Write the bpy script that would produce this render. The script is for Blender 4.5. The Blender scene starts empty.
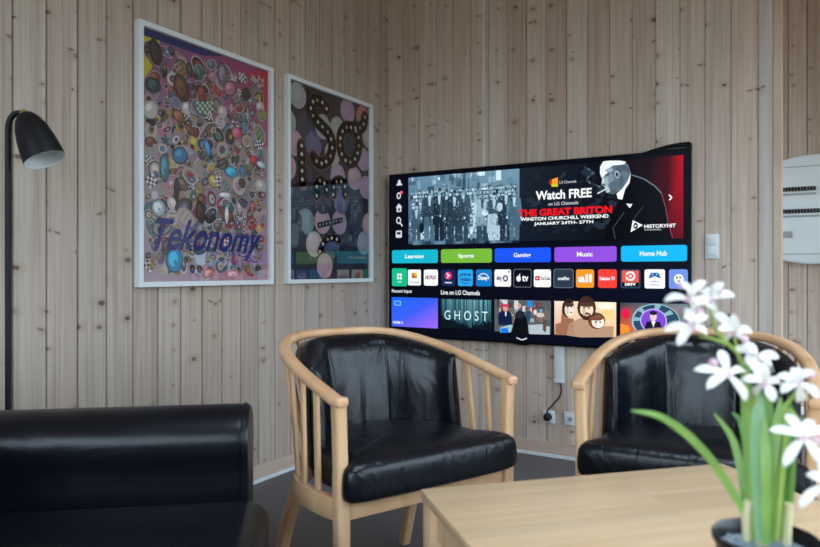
import bpy, bmesh, math, random
from mathutils import Vector, Matrix
PI = math.pi
sc = bpy.context.scene
COL = sc.collection

# ------------------------------------------------------------------ survey of the room (metres)
# room axes: x along the television wall, y into that wall, z up; the corner is the origin
TH = math.radians(31.11)                       # camera heading, left of the TV wall's normal
CAM = Vector((2.234, -3.446, 0.98))
R_ = Vector((math.cos(TH), math.sin(TH), 0))
F_ = Vector((-math.sin(TH), math.cos(TH), 0))
FP, CX, HY = 676.0, 410.0, 271.0               # focal length in pixels, principal column, horizon row


def ray(px, py):
    return F_ + R_ * ((px - CX) / FP) + Vector((0, 0, (HY - py) / FP))


def on_x(px, py, x):
    d = ray(px, py)
    return CAM + d * ((x - CAM.x) / d.x)


def on_y(px, py, y):
    d = ray(px, py)
    return CAM + d * ((y - CAM.y) / d.y)


def at(px, py, depth):
    return CAM + ray(px, py) * depth


def room(a, b, z=0.0):                          # sideways / forward distance from the viewpoint
    p = CAM + R_ * a + F_ * b
    return Vector((p.x, p.y, z))


def rdir(a, b):
    return R_ * a + F_ * b


def lin(c):
    c = c / 255.0
    return c / 12.92 if c <= 0.04045 else ((c + 0.055) / 1.055) ** 2.4


def S(r, g, b):
    return (lin(r), lin(g), lin(b), 1.0)


# ------------------------------------------------------------------ materials
def new_mat(name):
    m = bpy.data.materials.new(name)
    m.use_nodes = True
    nt = m.node_tree
    nt.nodes.clear()
    out = nt.nodes.new('ShaderNodeOutputMaterial')
    b = nt.nodes.new('ShaderNodeBsdfPrincipled')
    nt.links.new(b.outputs[0], out.inputs[0])
    return m, nt, b, out


def nd(nt, typ, **kw):
    n = nt.nodes.new(typ)
    for k, v in kw.items():
        setattr(n, k, v)
    return n


def math_n(nt, op, a, b=None, c=None):
    n = nt.nodes.new('ShaderNodeMath')
    n.operation = op
    for i, v in enumerate((a, b, c)):
        if v is None:
            continue
        if isinstance(v, (int, float)):
            n.inputs[i].default_value = v
        else:
            nt.links.new(v, n.inputs[i])
    return n.outputs[0]


def mix_n(nt, fac, a, b, mode='MIX'):
    n = nt.nodes.new('ShaderNodeMix')
    n.data_type = 'RGBA'
    n.blend_type = mode
    for s, v in ((n.inputs[0], fac), (n.inputs[6], a), (n.inputs[7], b)):
        if isinstance(v, (int, float, tuple)):
            s.default_value = v
        else:
            nt.links.new(v, s)
    return n.outputs[2]


def ramp_n(nt, fac, stops):
    n = nt.nodes.new('ShaderNodeValToRGB')
    el = n.color_ramp.elements
    while len(el) < len(stops):
        el.new(0.5)
    for e, (p, c) in zip(el, stops):
        e.position = p
        e.color = c if isinstance(c, tuple) else (c, c, c, 1)
    nt.links.new(fac, n.inputs[0])
    return n.outputs[0]


def plain(name, col, rough=0.5, metal=0.0, spec=0.5, vary=0.06, scale=30.0, bump=0.0, coat=0.0):
    """one colour with a little noise in it"""
    m, nt, b, out = new_mat(name)
    tc = nd(nt, 'ShaderNodeTexCoord')
    n = nd(nt, 'ShaderNodeTexNoise')
    n.inputs['Scale'].default_value = scale
    n.inputs['Detail'].default_value = 3
    nt.links.new(tc.outputs['Object'], n.inputs['Vector'])
    lo = tuple(c * (1 - vary) for c in col[:3]) + (1,)
    hi = tuple(min(1, c * (1 + vary)) for c in col[:3]) + (1,)
    nt.links.new(mix_n(nt, n.outputs[0], lo, hi), b.inputs['Base Color'])
    b.inputs['Roughness'].default_value = rough
    b.inputs['Metallic'].default_value = metal
    b.inputs['Specular IOR Level'].default_value = spec
    b.inputs['Coat Weight'].default_value = coat
    if bump:
        bp = nd(nt, 'ShaderNodeBump')
        bp.inputs['Strength'].default_value = bump
        bp.inputs['Distance'].default_value = 0.002
        nt.links.new(n.outputs[0], bp.inputs['Height'])
        nt.links.new(bp.outputs[0], b.inputs['Normal'])
    return m


def pine_boards(name, axis, pitch, phase, tones, seed=0.0):
    """whitewashed knotty pine: a tone per board, upright grain, sparse brown knots"""
    m, nt, b, out = new_mat(name)
    geo = nd(nt, 'ShaderNodeTexCoord')
    sep = nd(nt, 'ShaderNodeSeparateXYZ')
    nt.links.new(geo.outputs['Object'], sep.inputs[0])
    u = sep.outputs[axis]
    z = sep.outputs[2]
    q = math_n(nt, 'DIVIDE', math_n(nt, 'SUBTRACT', u, phase), pitch)
    idx = math_n(nt, 'ADD', math_n(nt, 'FLOOR', q), seed)
    wn = nd(nt, 'ShaderNodeTexWhiteNoise', noise_dimensions='1D')
    nt.links.new(idx, wn.inputs['W'])
    base = ramp_n(nt, wn.outputs['Value'], [(0.0, tones[0]), (0.35, tones[1]), (0.7, tones[2]), (1.0, tones[3])])
    # grain
    cb = nd(nt, 'ShaderNodeCombineXYZ')
    nt.links.new(math_n(nt, 'MULTIPLY', u, 55.0), cb.inputs[0])
    nt.links.new(math_n(nt, 'MULTIPLY', idx, 7.31), cb.inputs[1])
    nt.links.new(math_n(nt, 'MULTIPLY', z, 1.3), cb.inputs[2])
    gr = nd(nt, 'ShaderNodeTexNoise')
    gr.inputs['Scale'].default_value = 1.0
    gr.inputs['Detail'].default_value = 4
    gr.inputs['Distortion'].default_value = 0.4
    nt.links.new(cb.outputs[0], gr.inputs['Vector'])
    g = ramp_n(nt, gr.outputs[0], [(0.30, (0.78, 0.74, 0.70, 1)), (0.62, (1.08, 1.08, 1.08, 1))])
    col = mix_n(nt, 0.75, base, g, 'MULTIPLY')
    # broad blotches along a board
    cb2 = nd(nt, 'ShaderNodeCombineXYZ')
    nt.links.new(math_n(nt, 'MULTIPLY', u, 9.0), cb2.inputs[0])
    nt.links.new(math_n(nt, 'MULTIPLY', idx, 3.7), cb2.inputs[1])
    nt.links.new(math_n(nt, 'MULTIPLY', z, 1.1), cb2.inputs[2])
    bl = nd(nt, 'ShaderNodeTexNoise')
    bl.inputs['Scale'].default_value = 1.0
    nt.links.new(cb2.outputs[0], bl.inputs['Vector'])
    col = mix_n(nt, 0.6, col, ramp_n(nt, bl.outputs[0], [(0.3, (0.90, 0.86, 0.82, 1)), (0.7, (1.06, 1.07, 1.09, 1))]), 'MULTIPLY')
    # knots, one in some cells of every board
    wob = nd(nt, 'ShaderNodeTexNoise')
    wob.inputs['Scale'].default_value = 25.0
    nt.links.new(geo.outputs['Object'], wob.inputs['Vector'])
    cbk = nd(nt, 'ShaderNodeCombineXYZ')
    nt.links.new(math_n(nt, 'ADD', math_n(nt, 'MULTIPLY', u, 9.5), math_n(nt, 'MULTIPLY', wob.outputs[0], 0.10)), cbk.inputs[0])
    nt.links.new(math_n(nt, 'ADD', math_n(nt, 'MULTIPLY', z, 14.0), math_n(nt, 'MULTIPLY', wn.outputs['Value'], 31.0)), cbk.inputs[1])
    vo = nd(nt, 'ShaderNodeTexVoronoi', voronoi_dimensions='2D')
    vo.inputs['Scale'].default_value = 1.0
    nt.links.new(cbk.outputs[0], vo.inputs['Vector'])
    sp = nd(nt, 'ShaderNodeSeparateColor')
    nt.links.new(vo.outputs['Color'], sp.inputs[0])
    keep = math_n(nt, 'GREATER_THAN', sp.outputs[0], 0.74)
    size = math_n(nt, 'ADD', math_n(nt, 'MULTIPLY', math_n(nt, 'POWER', sp.outputs[1], 2.0), 0.13), 0.05)
    rel = math_n(nt, 'DIVIDE', vo.outputs['Distance'], size)
    core = math_n(nt, 'MULTIPLY', keep, ramp_n(nt, rel, [(0.55, 1.0), (1.0, 0.0)]))
    halo = math_n(nt, 'MULTIPLY', keep, ramp_n(nt, math_n(nt, 'MULTIPLY', rel, 0.33), [(0.2, 0.35), (1.0, 0.0)]))
    col = mix_n(nt, halo, col, S(150, 118, 95))
    col = mix_n(nt, math_n(nt, 'MULTIPLY', core, math_n(nt, 'ADD', math_n(nt, 'MULTIPLY', sp.outputs[2], 0.55), 0.35)), col, S(84, 66, 56))
    # branch whiskers: a shallow dark V running sideways from some knots
    df = nd(nt, 'ShaderNodeVectorMath', operation='SUBTRACT')
    nt.links.new(cbk.outputs[0], df.inputs[0])
    nt.links.new(vo.outputs['Position'], df.inputs[1])
    ds = nd(nt, 'ShaderNodeSeparateXYZ')
    nt.links.new(df.outputs[0], ds.inputs[0])
    au = math_n(nt, 'ABSOLUTE', ds.outputs[0])
    vz = math_n(nt, 'ABSOLUTE', math_n(nt, 'SUBTRACT', ds.outputs[1], math_n(nt, 'SUBTRACT', math_n(nt, 'MULTIPLY', au, math_n(nt, 'MULTIPLY_ADD', sp.outputs[2], 1.6, -0.8)), 0.0)))
    wh = math_n(nt, 'MULTIPLY', ramp_n(nt, vz, [(0.02, 1.0), (0.11, 0.0)]), ramp_n(nt, au, [(0.12, 0.0), (0.2, 1.0), (0.30, 1.0), (0.42, 0.0)]))
    some = math_n(nt, 'GREATER_THAN', sp.outputs[0], 0.945)
    col = mix_n(nt, math_n(nt, 'MULTIPLY', math_n(nt, 'MULTIPLY', wh, some), 0.75), col, S(104, 84, 70))
    # fine dark grain threads
    cb3 = nd(nt, 'ShaderNodeCombineXYZ')
    nt.links.new(math_n(nt, 'MULTIPLY', u, 190.0), cb3.inputs[0])
    nt.links.new(math_n(nt, 'MULTIPLY', idx, 5.1), cb3.inputs[1])
    nt.links.new(math_n(nt, 'MULTIPLY', z, 2.2), cb3.inputs[2])
    th = nd(nt, 'ShaderNodeTexNoise')
    th.inputs['Scale'].default_value = 1.0
    th.inputs['Detail'].default_value = 2
    th.inputs['Distortion'].default_value = 0.8
    nt.links.new(cb3.outputs[0], th.inputs['Vector'])
    col = mix_n(nt, 0.5, col, ramp_n(nt, th.outputs[0], [(0.28, (0.72, 0.68, 0.64, 1)), (0.48, (1.02, 1.02, 1.02, 1))]), 'MULTIPLY')
    nt.links.new(col, b.inputs['Base Color'])
    b.inputs['Roughness'].default_value = 0.62
    b.inputs['Specular IOR Level'].default_value = 0.25
    bp = nd(nt, 'ShaderNodeBump')
    bp.inputs['Strength'].default_value = 0.12
    bp.inputs['Distance'].default_value = 0.002
    nt.links.new(gr.outputs[0], bp.inputs['Height'])
    nt.links.new(bp.outputs[0], b.inputs['Normal'])
    return m


def timber(name, c0, c1, along=(1.5, 40, 40), rough=0.4, stave=None):
    """smooth light wood with grain along one object axis; stave = (board width, board length) for glued-up boards"""
    m, nt, b, out = new_mat(name)
    tc = nd(nt, 'ShaderNodeTexCoord')
    mp = nd(nt, 'ShaderNodeMapping')
    mp.inputs['Scale'].default_value = along
    nt.links.new(tc.outputs['Object'], mp.inputs[0])
    n = nd(nt, 'ShaderNodeTexNoise')
    n.inputs['Scale'].default_value = 1.0
    n.inputs['Detail'].default_value = 5
    n.inputs['Distortion'].default_value = 0.6
    nt.links.new(mp.outputs[0], n.inputs['Vector'])
    col = mix_n(nt, ramp_n(nt, n.outputs[0], [(0.32, 0.0), (0.68, 1.0)]), c0, c1)
    if stave:
        br = nd(nt, 'ShaderNodeTexBrick')
        br.inputs['Scale'].default_value = 1.0
        br.inputs['Brick Width'].default_value = stave[1]
        br.inputs['Row Height'].default_value = stave[0]
        br.inputs['Mortar Size'].default_value = 0.0
        br.inputs['Bias'].default_value = 0.0
        br.offset = 0.37
        br.inputs['Color1'].default_value = (0.90, 0.885, 0.865, 1)
        br.inputs['Color2'].default_value = (1.06, 1.05, 1.03, 1)
        nt.links.new(tc.outputs['Object'], br.inputs['Vector'])
        col = mix_n(nt, 0.75, col, br.outputs['Color'], 'MULTIPLY')
    nt.links.new(col, b.inputs['Base Color'])
    b.inputs['Roughness'].default_value = rough
    b.inputs['Specular IOR Level'].default_value = 0.4
    return m


def leather(name, col, rough, wrinkle=0.5, stretch=(1, 1, 1), scale=9.0):
    m, nt, b, out = new_mat(name)
    tc = nd(nt, 'ShaderNodeTexCoord')
    mp = nd(nt, 'ShaderNodeMapping')
    mp.inputs['Scale'].default_value = stretch
    nt.links.new(tc.outputs['Object'], mp.inputs[0])
    n1 = nd(nt, 'ShaderNodeTexNoise')
    n1.inputs['Scale'].default_value = scale
    n1.inputs['Detail'].default_value = 3
    n1.inputs['Distortion'].default_value = 0.9
    nt.links.new(mp.outputs[0], n1.inputs['Vector'])
    n2 = nd(nt, 'ShaderNodeTexVoronoi')
    n2.inputs['Scale'].default_value = 260
    nt.links.new(tc.outputs['Object'], n2.inputs['Vector'])
    h = math_n(nt, 'ADD', math_n(nt, 'MULTIPLY', n1.outputs[0], 1.0), math_n(nt, 'MULTIPLY', n2.outputs[0], 0.03))
    bp = nd(nt, 'ShaderNodeBump')
    bp.inputs['Strength'].default_value = wrinkle
    bp.inputs['Distance'].default_value = 0.012
    nt.links.new(h, bp.inputs['Height'])
    nt.links.new(bp.outputs[0], b.inputs['Normal'])
    n3 = nd(nt, 'ShaderNodeTexNoise')
    n3.inputs['Scale'].default_value = 14
    nt.links.new(tc.outputs['Object'], n3.inputs['Vector'])
    rr = math_n(nt, 'ADD', math_n(nt, 'MULTIPLY', n3.outputs[0], 0.14), rough - 0.07)
    nt.links.new(rr, b.inputs['Roughness'])
    nt.links.new(mix_n(nt, n3.outputs[0], tuple(c * 0.8 for c in col[:3]) + (1,), tuple(c * 1.2 for c in col[:3]) + (1,)), b.inputs['Base Color'])
    b.inputs['Specular IOR Level'].default_value = 0.36
    return m


def painted(name, rough=0.5, emit=0.0, spec=0.5):
    """printed or lit picture: its colours come from the mesh"""
    m, nt, b, out = new_mat(name)
    a = nd(nt, 'ShaderNodeAttribute')
    a.attribute_name = 'Col'
    if emit:
        b.inputs['Base Color'].default_value = (0.0015, 0.0015, 0.002, 1)
        nt.links.new(a.outputs['Color'], b.inputs['Emission Color'])
        b.inputs['Emission Strength'].default_value = emit
    else:
        nt.links.new(mix_n(nt, 1.0, a.outputs['Color'], (0.82, 0.82, 0.84, 1), 'MULTIPLY'), b.inputs['Base Color'])
    b.inputs['Roughness'].default_value = rough
    b.inputs['Specular IOR Level'].default_value = spec
    return m


def pane_glass(name, boost=1.0):
    m, nt, b, out = new_mat(name)
    nt.nodes.remove(b)
    tr = nd(nt, 'ShaderNodeBsdfTransparent')
    gl = nd(nt, 'ShaderNodeBsdfGlossy')
    gl.inputs['Roughness'].default_value = 0.0
    g = nd(nt, 'ShaderNodeNewGeometry')
    dt = nd(nt, 'ShaderNodeVectorMath', operation='DOT_PRODUCT')
    nt.links.new(g.outputs['Normal'], dt.inputs[0])
    nt.links.new(g.outputs['Incoming'], dt.inputs[1])
    inv = math_n(nt, 'SUBTRACT', 1.0, math_n(nt, 'ABSOLUTE', dt.outputs['Value']))
    fr = math_n(nt, 'MULTIPLY_ADD', math_n(nt, 'POWER', inv, 5.0), 0.96, 0.04)      # Schlick
    mx = nd(nt, 'ShaderNodeMixShader')
    nt.links.new(math_n(nt, 'MULTIPLY', fr, boost), mx.inputs[0])
    nt.links.new(tr.outputs[0], mx.inputs[1])
    nt.links.new(gl.outputs[0], mx.inputs[2])
    nt.links.new(mx.outputs[0], out.inputs[0])
    return m


PT = [S(186, 166, 152), S(200, 187, 173), S(202, 182, 166), S(190, 182, 174)]
M = {}


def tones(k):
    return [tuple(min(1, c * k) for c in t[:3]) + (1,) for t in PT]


LW_PITCH, LW_PH = 0.1123, -0.101 - 0.1123 * 40
TW_PITCH, TW_PH = 0.1113, -0.0035
M['pine_left'] = pine_boards('pine_left', 1, LW_PITCH, LW_PH, tones(.88), 3.0)  # same boards darkened in colour, as this wall came out too bright
M['pine_tv'] = pine_boards('pine_tv', 0, TW_PITCH, TW_PH, tones(1.08), 90.0)  # same boards lightened in colour, in place of light missing here
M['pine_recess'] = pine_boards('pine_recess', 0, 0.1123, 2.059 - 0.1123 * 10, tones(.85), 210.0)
M['pine_trim'] = timber('pine_trim', S(186, 158, 138), S(206, 182, 162), (2, 2, 2), 0.55)
M['pine_skirt'] = timber('pine_skirt', S(190, 164, 146), S(208, 186, 168), (3, 3, 60), 0.55)
M['pale_batten'] = timber('pale_batten', S(206, 202, 196), S(222, 220, 216), (60, 60, 3), 0.5)
M['white_strip'] = plain('white_strip', S(226, 232, 236), 0.4)
M['plaster'] = plain('plaster', S(226, 220, 210), 0.8)
M['dark_ceiling'] = plain('ceiling_board', S(196, 166, 136), 0.7)
M['floor'] = plain('floor_vinyl', S(98, 95, 96), 0.55, vary=0.18, scale=60, spec=0.3)
M['beech'] = timber('beech', S(206, 160, 116), S(224, 184, 142), (14, 14, 3), 0.38)
M['beech_rail'] = timber('beech_rail', S(204, 156, 112), S(222, 178, 136), (9, 9, 9), 0.36)
M['table_wood'] = timber('table_wood', S(212, 178, 138), S(226, 194, 156), (1.6, 34, 30), 0.36, (0.042, 0.46))
M['table_leg'] = timber('table_leg', S(208, 168, 128), S(224, 188, 148), (40, 40, 2), 0.4)
M['leather'] = leather('black_leather', S(11, 15, 21), 0.26, 0.5, (1.6, 1.6, .55), 8.0)
M['leather_seat'] = leather('black_leather_seat', S(13, 16, 22), 0.31, 0.42, (2.0, 0.7, 1.0), 11.0)
M['leather_sofa'] = leather('sofa_leather', S(11, 14, 21), 0.32, 0.32, (0.6, 1, 1), 7.0)
M['black_metal'] = plain('black_metal', S(17, 17, 20), 0.5, vary=0.1, spec=0.3)
M['shade_white'] = plain('shade_white', S(226, 232, 232), 0.5)
M['brass'] = plain('brass', S(206, 178, 120), 0.28, metal=1.0)
M['tv_plastic'] = plain('tv_plastic', S(7, 7, 9), 0.45, spec=0.10)
M['white_plastic'] = plain('white_plastic', S(218, 222, 222), 0.38, vary=0.02)
M['board_plastic'] = plain('board_plastic', S(212, 218, 220), 0.35, vary=0.02)
M['grey_plastic'] = plain('grey_plastic', S(150, 156, 158), 0.4)
M['black_plastic'] = plain('black_plastic', S(20, 20, 22), 0.35)
M['frame_white'] = plain('frame_white', S(222, 226, 226), 0.4, vary=0.02)
M['screen'] = painted('screen_picture', 0.16, 1.2, 0.025)
M['print'] = painted('poster_print', 0.6)
M['glass'] = pane_glass('poster_glass', 1.3)
M['window_glass'] = pane_glass('window_glass', 1.0)
M['leaf'] = plain('leaf_green', S(128, 170, 82), 0.42, vary=0.3, scale=22)
M['leaf_blue'] = plain('leaf_bluish', S(132, 176, 128), 0.4, vary=0.22, scale=22)
M['leaf_dark'] = plain('leaf_dark', S(86, 138, 60), 0.42, vary=0.3, scale=22)
M['stem'] = plain('stem_green', S(150, 178, 84), 0.45, vary=0.2)
M['bulb'] = plain('pale_leaf_base', S(214, 206, 160), 0.5, vary=0.15)
M['petal'] = plain('petal_white', S(246, 244, 238), 0.5, vary=0.03)
M['petal'].node_tree.nodes['Principled BSDF'].inputs['Subsurface Weight'].default_value = 0.25
M['petal'].node_tree.nodes['Principled BSDF'].inputs['Subsurface Radius'].default_value = (0.004, 0.004, 0.004)
M['petal_pink'] = plain('petal_pink', S(232, 192, 208), 0.5, vary=0.12, scale=120)
M['gravel'] = plain('gravel', S(150, 164, 174), 0.75, vary=0.5, scale=160, bump=0.8)


# ------------------------------------------------------------------ mesh helpers
def finish(name, bm, mats, parent=None, smooth=True, loc=None, angle=40):
    bmesh.ops.recalc_face_normals(bm, faces=bm.faces)
    me = bpy.data.meshes.new(name)
    bm.to_mesh(me)
    bm.free()
    for m in (mats if isinstance(mats, (list, tuple)) else [mats]):
        me.materials.append(M[m] if isinstance(m, str) else m)
    if smooth:
        for p in me.polygons:
            p.use_smooth = True
        me.set_sharp_from_angle(angle=math.radians(angle))
    o = bpy.data.objects.new(name, me)
    COL.objects.link(o)
    if parent:
        o.parent = parent
    if loc is not None:
        o.location = loc
    return o


def tag(o, label=None, cat=None, group=None, kind=None):
    if label:
        o['label'] = label
    if cat:
        o['category'] = cat
    if group:
        o['group'] = group
    if kind:
        o['kind'] = kind
    return o


def thing(name, label, cat, loc=(0, 0, 0), rz=0.0, group=None):
    o = bpy.data.objects.new(name, None)
    o.empty_display_size = 0.1
    o.location = loc
    o.rotation_euler = (0, 0, rz)
    COL.objects.link(o)
    return tag(o, label, cat, group)


def box(bm, lo, hi, bev=0.0, seg=2, mi=0):
    r = bmesh.ops.create_cube(bm, size=1.0)
    vs = r['verts']
    for v in vs:
        v.co = Vector((lo[i] + (v.co[i] + 0.5) * (hi[i] - lo[i]) for i in range(3)))
    fs = set(f for v in vs for f in v.link_faces)
    for f in fs:
        f.material_index = mi
    if bev:
        es = set(e for v in vs for e in v.link_edges)
        bmesh.ops.bevel(bm, geom=list(es), offset=bev, segments=seg, profile=0.5, affect='EDGES')
    return vs


def loft(bm, rings, loop=False, caps=True, mi=0, closed=True):
    vr = [[bm.verts.new(p) for p in r] for r in rings]
    n = len(vr[0])
    m = len(vr)
    for i in range(m if loop else m - 1):
        a, b = vr[i], vr[(i + 1) % m]
        for j in range(n if closed else n - 1):
            k = (j + 1) % n
            f = bm.faces.new((a[j], a[k], b[k], b[j]))
            f.material_index = mi
    if caps and not loop:
        for r in (vr[0], vr[-1]):
            f = bm.faces.new(r)
            f.material_index = mi
    return vr


def rrect(w, h, r, n=3):
    pts = []
    for cx, cy, a0 in ((w / 2 - r, h / 2 - r, 0), (-w / 2 + r, h / 2 - r, 90), (-w / 2 + r, -h / 2 + r, 180), (w / 2 - r, -h / 2 + r, 270)):
        for k in range(n + 1):
            a = math.radians(a0 + 90 * k / n)
            pts.append((cx + r * math.cos(a), cy + r * math.sin(a)))
    return pts


def tube(bm, pts, rad, seg=10, mi=0, caps=True):
    """round tube along points; rad a number or one per point"""
    pts = [Vector(p) for p in pts]
    n = len(pts)
    rings = []
    up = None
    for i, p in enumerate(pts):
        t = (pts[min(i + 1, n - 1)] - pts[max(i - 1, 0)]).normalized()
        if up is None:
            up = Vector((0, 0, 1)) if abs(t.z) < 0.9 else Vector((1, 0, 0))
        s = t.cross(up).normalized()
        up = s.cross(t).normalized()
        r = rad[i] if isinstance(rad, (list, tuple)) else rad
        rings.append([p + (s * math.cos(2 * PI * k / seg) + up * math.sin(2 * PI * k / seg)) * r for k in range(seg)])
    return loft(bm, rings, caps=caps, mi=mi)


def spline(pts, n=8):
    """Catmull-Rom through the points"""
    pts = [Vector(p) for p in pts]
    P = [pts[0] * 2 - pts[1]] + pts + [pts[-1] * 2 - pts[-2]]
    out = []
    for i in range(1, len(P) - 2):
        for k in range(n):
            t = k / n
            a, b, c, d = P[i - 1], P[i], P[i + 1], P[i + 2]
            out.append(0.5 * ((2 * b) + (c - a) * t + (2 * a - 5 * b + 4 * c - d) * t * t + (3 * b - a - 3 * c + d) * t ** 3))
    out.append(pts[-1])
    return out


def lathe(bm, prof, seg=32, M4=None, mi=0, close_ends=False):
    rings = []
    for r, z in prof:
        ring = [Vector((r * math.cos(2 * PI * k / seg), r * math.sin(2 * PI * k / seg), z)) for k in range(seg)]
        if M4:
            ring = [M4 @ p for p in ring]
        rings.append(ring)
    return loft(bm, rings, caps=close_ends, mi=mi)


# ------------------------------------------------------------------ flat pictures (screen, prints)
_tc = {}


def text_polys(s, bold=0.0, shear=0.0):
    key = (s, bold, shear)
    if key in _tc:
        return _tc[key]
    cu = bpy.data.curves.new('t', 'FONT')
    cu.body = s
    cu.size = 1.0
    cu.offset = bold
    cu.shear = shear
    cu.resolution_u = 3
    ob = bpy.data.objects.new('t', cu)
    COL.objects.link(ob)
    dg = bpy.context.evaluated_depsgraph_get()
    dg.update()
    me = bpy.data.meshes.new_from_object(ob.evaluated_get(dg))
    vs = [(v.co.x, v.co.y) for v in me.vertices]
    fs = [tuple(p.vertices) for p in me.polygons]
    bpy.data.objects.remove(ob)
    bpy.data.curves.remove(cu)
    bpy.data.meshes.remove(me)
    xs = [v[0] for v in vs]
    ys = [v[1] for v in vs]
    _tc[key] = (vs, fs, min(xs), max(xs), min(ys), max(ys))
    return _tc[key]


class Canvas:
    """flat coloured shapes in layers on a plane; to3(u, v, d) puts them in the room"""

    def __init__(self, to3, step=0.00025, base=0.0):
        self.to3 = to3
        self.V, self.Fc, self.C = [], [], []
        self.step = step
        self.lay = 0
        self.base = base

    def up(self):
        self.lay += 1

    def _d(self):
        return self.base + self.lay * self.step

    def poly(self, pts, col):
        i = len(self.V)
        for u, v in pts:
            self.V.append(self.to3(u, v, self._d()))
        self.Fc.append(tuple(range(i, i + len(pts))))
        self.C.append(col if isinstance(col, list) else [col] * len(pts))

    def rect(self, u0, v0, u1, v1, col):
        self.poly([(u0, v0), (u1, v0), (u1, v1), (u0, v1)], col)

    def rrect(self, u0, v0, u1, v1, r, col):
        cx, cy = (u0 + u1) / 2, (v0 + v1) / 2
        self.poly([(cx + x, cy + y) for x, y in rrect(abs(u1 - u0), abs(v1 - v0), r, 4)], col)

    def ell(self, cu, cv, a, b, col, rot=0.0, n=16, t0=0.0, t1=2 * PI):
        c, s = math.cos(rot), math.sin(rot)
        pts = []
        full = abs(t1 - t0 - 2 * PI) < 1e-6
        for k in range(n if full else n + 1):
            t = t0 + (t1 - t0) * k / n
            x, y = a * math.cos(t), b * math.sin(t)
            pts.append((cu + x * c - y * s, cv + x * s + y * c))
        self.poly(pts, col)

    def line(self, pts, w, col):
        for (a, b), (c, d) in zip(pts[:-1], pts[1:]):
            l = math.hypot(c - a, d - b) or 1e-6
            nx, ny = -(d - b) / l * w / 2, (c - a) / l * w / 2
            self.poly([(a + nx, b + ny), (a - nx, b - ny), (c - nx, d - ny), (c + nx, d + ny)], col)

    def text(self, s, u0, u1, v0, v1, col, bold=0.0, shear=0.0):
        vs, fs, x0, x1, y0, y1 = text_polys(s, bold, shear)
        i = len(self.V)
        for x, y in vs:
            self.V.append(self.to3(u0 + (x - x0) / (x1 - x0) * (u1 - u0), v0 + (y - y0) / (y1 - y0) * (v1 - v0), self._d()))
        for f in fs:
            self.Fc.append(tuple(i + k for k in f))
            self.C.append([col] * len(f))

    def build(self, name, mat, parent, label=None):
        me = bpy.data.meshes.new(name)
        me.from_pydata([tuple(p) for p in self.V], [], self.Fc)
        ca = me.color_attributes.new('Col', 'FLOAT_COLOR', 'CORNER')
        k = 0
        for poly, cols in zip(me.polygons, self.C):
            for j, li in enumerate(poly.loop_indices):
                ca.data[li].color = cols[j]
        me.materials.append(M[mat])
        o = bpy.data.objects.new(name, me)
        COL.objects.link(o)
        o.parent = parent
        if label:
            o['label'] = label
        return o


# ------------------------------------------------------------------ the room
XR, YB, ZC = 3.7, -5.2, 2.85
TWX, TWT = 2.062, 0.12          # end of the television wall's boards, its thickness
REC = 1.9                       # far wall of the passage


def board_wall(name, mat, p0, along, inward, length, z0, z1, pitch, phase_off, back=0.03, deep=0.012):
    """upright tongue-and-groove boards, grooves cut in the profile"""
    bm = bmesh.new()
    prof = [(0.0, 0.0)]
    k = 0
    u = phase_off
    while u < length + pitch:
        for du, dp in ((-0.0045, 0.0), (-0.0022, -0.35 * deep), (-0.0014, -deep), (0.0014, -deep), (0.0022, -0.35 * deep), (0.0045, 0.0)):
            if 0 < u + du < length:
                prof.append((u + du, dp))
        u += pitch
    prof.append((length, 0.0))
    ring = [(a, d) for a, d in prof] + [(length, -back), (0, -back)]
    rings = []
    for z in (z0, z1):
        rings.append([Vector(p0) + Vector(along) * a + Vector(inward) * d + Vector((0, 0, z)) for a, d in ring])
    loft(bm, rings, caps=True)
    o = finish(name, bm, mat, smooth=False)
    return tag(o, kind='structure')


# left wall: x = 0 faces the room
p_start = YB
off = (LW_PH - p_start) % LW_PITCH
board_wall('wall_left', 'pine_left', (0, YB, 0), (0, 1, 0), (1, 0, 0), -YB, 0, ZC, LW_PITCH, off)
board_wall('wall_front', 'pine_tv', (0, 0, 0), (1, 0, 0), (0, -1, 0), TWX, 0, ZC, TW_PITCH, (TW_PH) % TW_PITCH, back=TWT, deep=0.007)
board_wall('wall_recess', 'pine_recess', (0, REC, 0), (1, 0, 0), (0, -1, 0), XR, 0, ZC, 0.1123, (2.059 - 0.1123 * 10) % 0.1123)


def struct_boxes(name, mat, boxes, bev=0.0):
    bm = bmesh.new()
    for lo, hi in boxes:
        box(bm, lo, hi, bev)
    return tag(finish(name, bm, mat, smooth=False), kind='structure')


struct_boxes('floor', 'floor', [((-0.2, YB - 0.2, -0.1), (XR + 0.2, REC + 0.2, 0))])
SK = (1.65, 2.95, -3.3, -1.7)       # unseen roof light, added to brighten table and floor: x0, x1, y0, y1
SH = 0.45  # shaft depth, limits how far the added light spreads
struct_boxes('ceiling', 'dark_ceiling', [
    ((-0.2, YB - 0.2, ZC), (SK[0], REC + 0.2, ZC + 0.1)), ((SK[1], YB - 0.2, ZC), (XR + 0.2, REC + 0.2, ZC + 0.1)),
    ((SK[0], YB - 0.2, ZC), (SK[1], SK[2], ZC + 0.1)), ((SK[0], SK[3], ZC), (SK[1], REC + 0.2, ZC + 0.1))])
struct_boxes('added_rooflight_shaft', 'frame_white', [
    ((SK[0] - .03, SK[2], ZC), (SK[0], SK[3], ZC + SH)), ((SK[1], SK[2], ZC), (SK[1] + .03, SK[3], ZC + SH)),
    ((SK[0], SK[2] - .03, ZC), (SK[1], SK[2], ZC + SH)), ((SK[0], SK[3], ZC), (SK[1], SK[3] + .03, ZC + SH))])
struct_boxes('trim_1', 'pine_trim', [((TWX, -0.006, 0), (TWX + 0.034, TWT, ZC))], 0.002)
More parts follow.
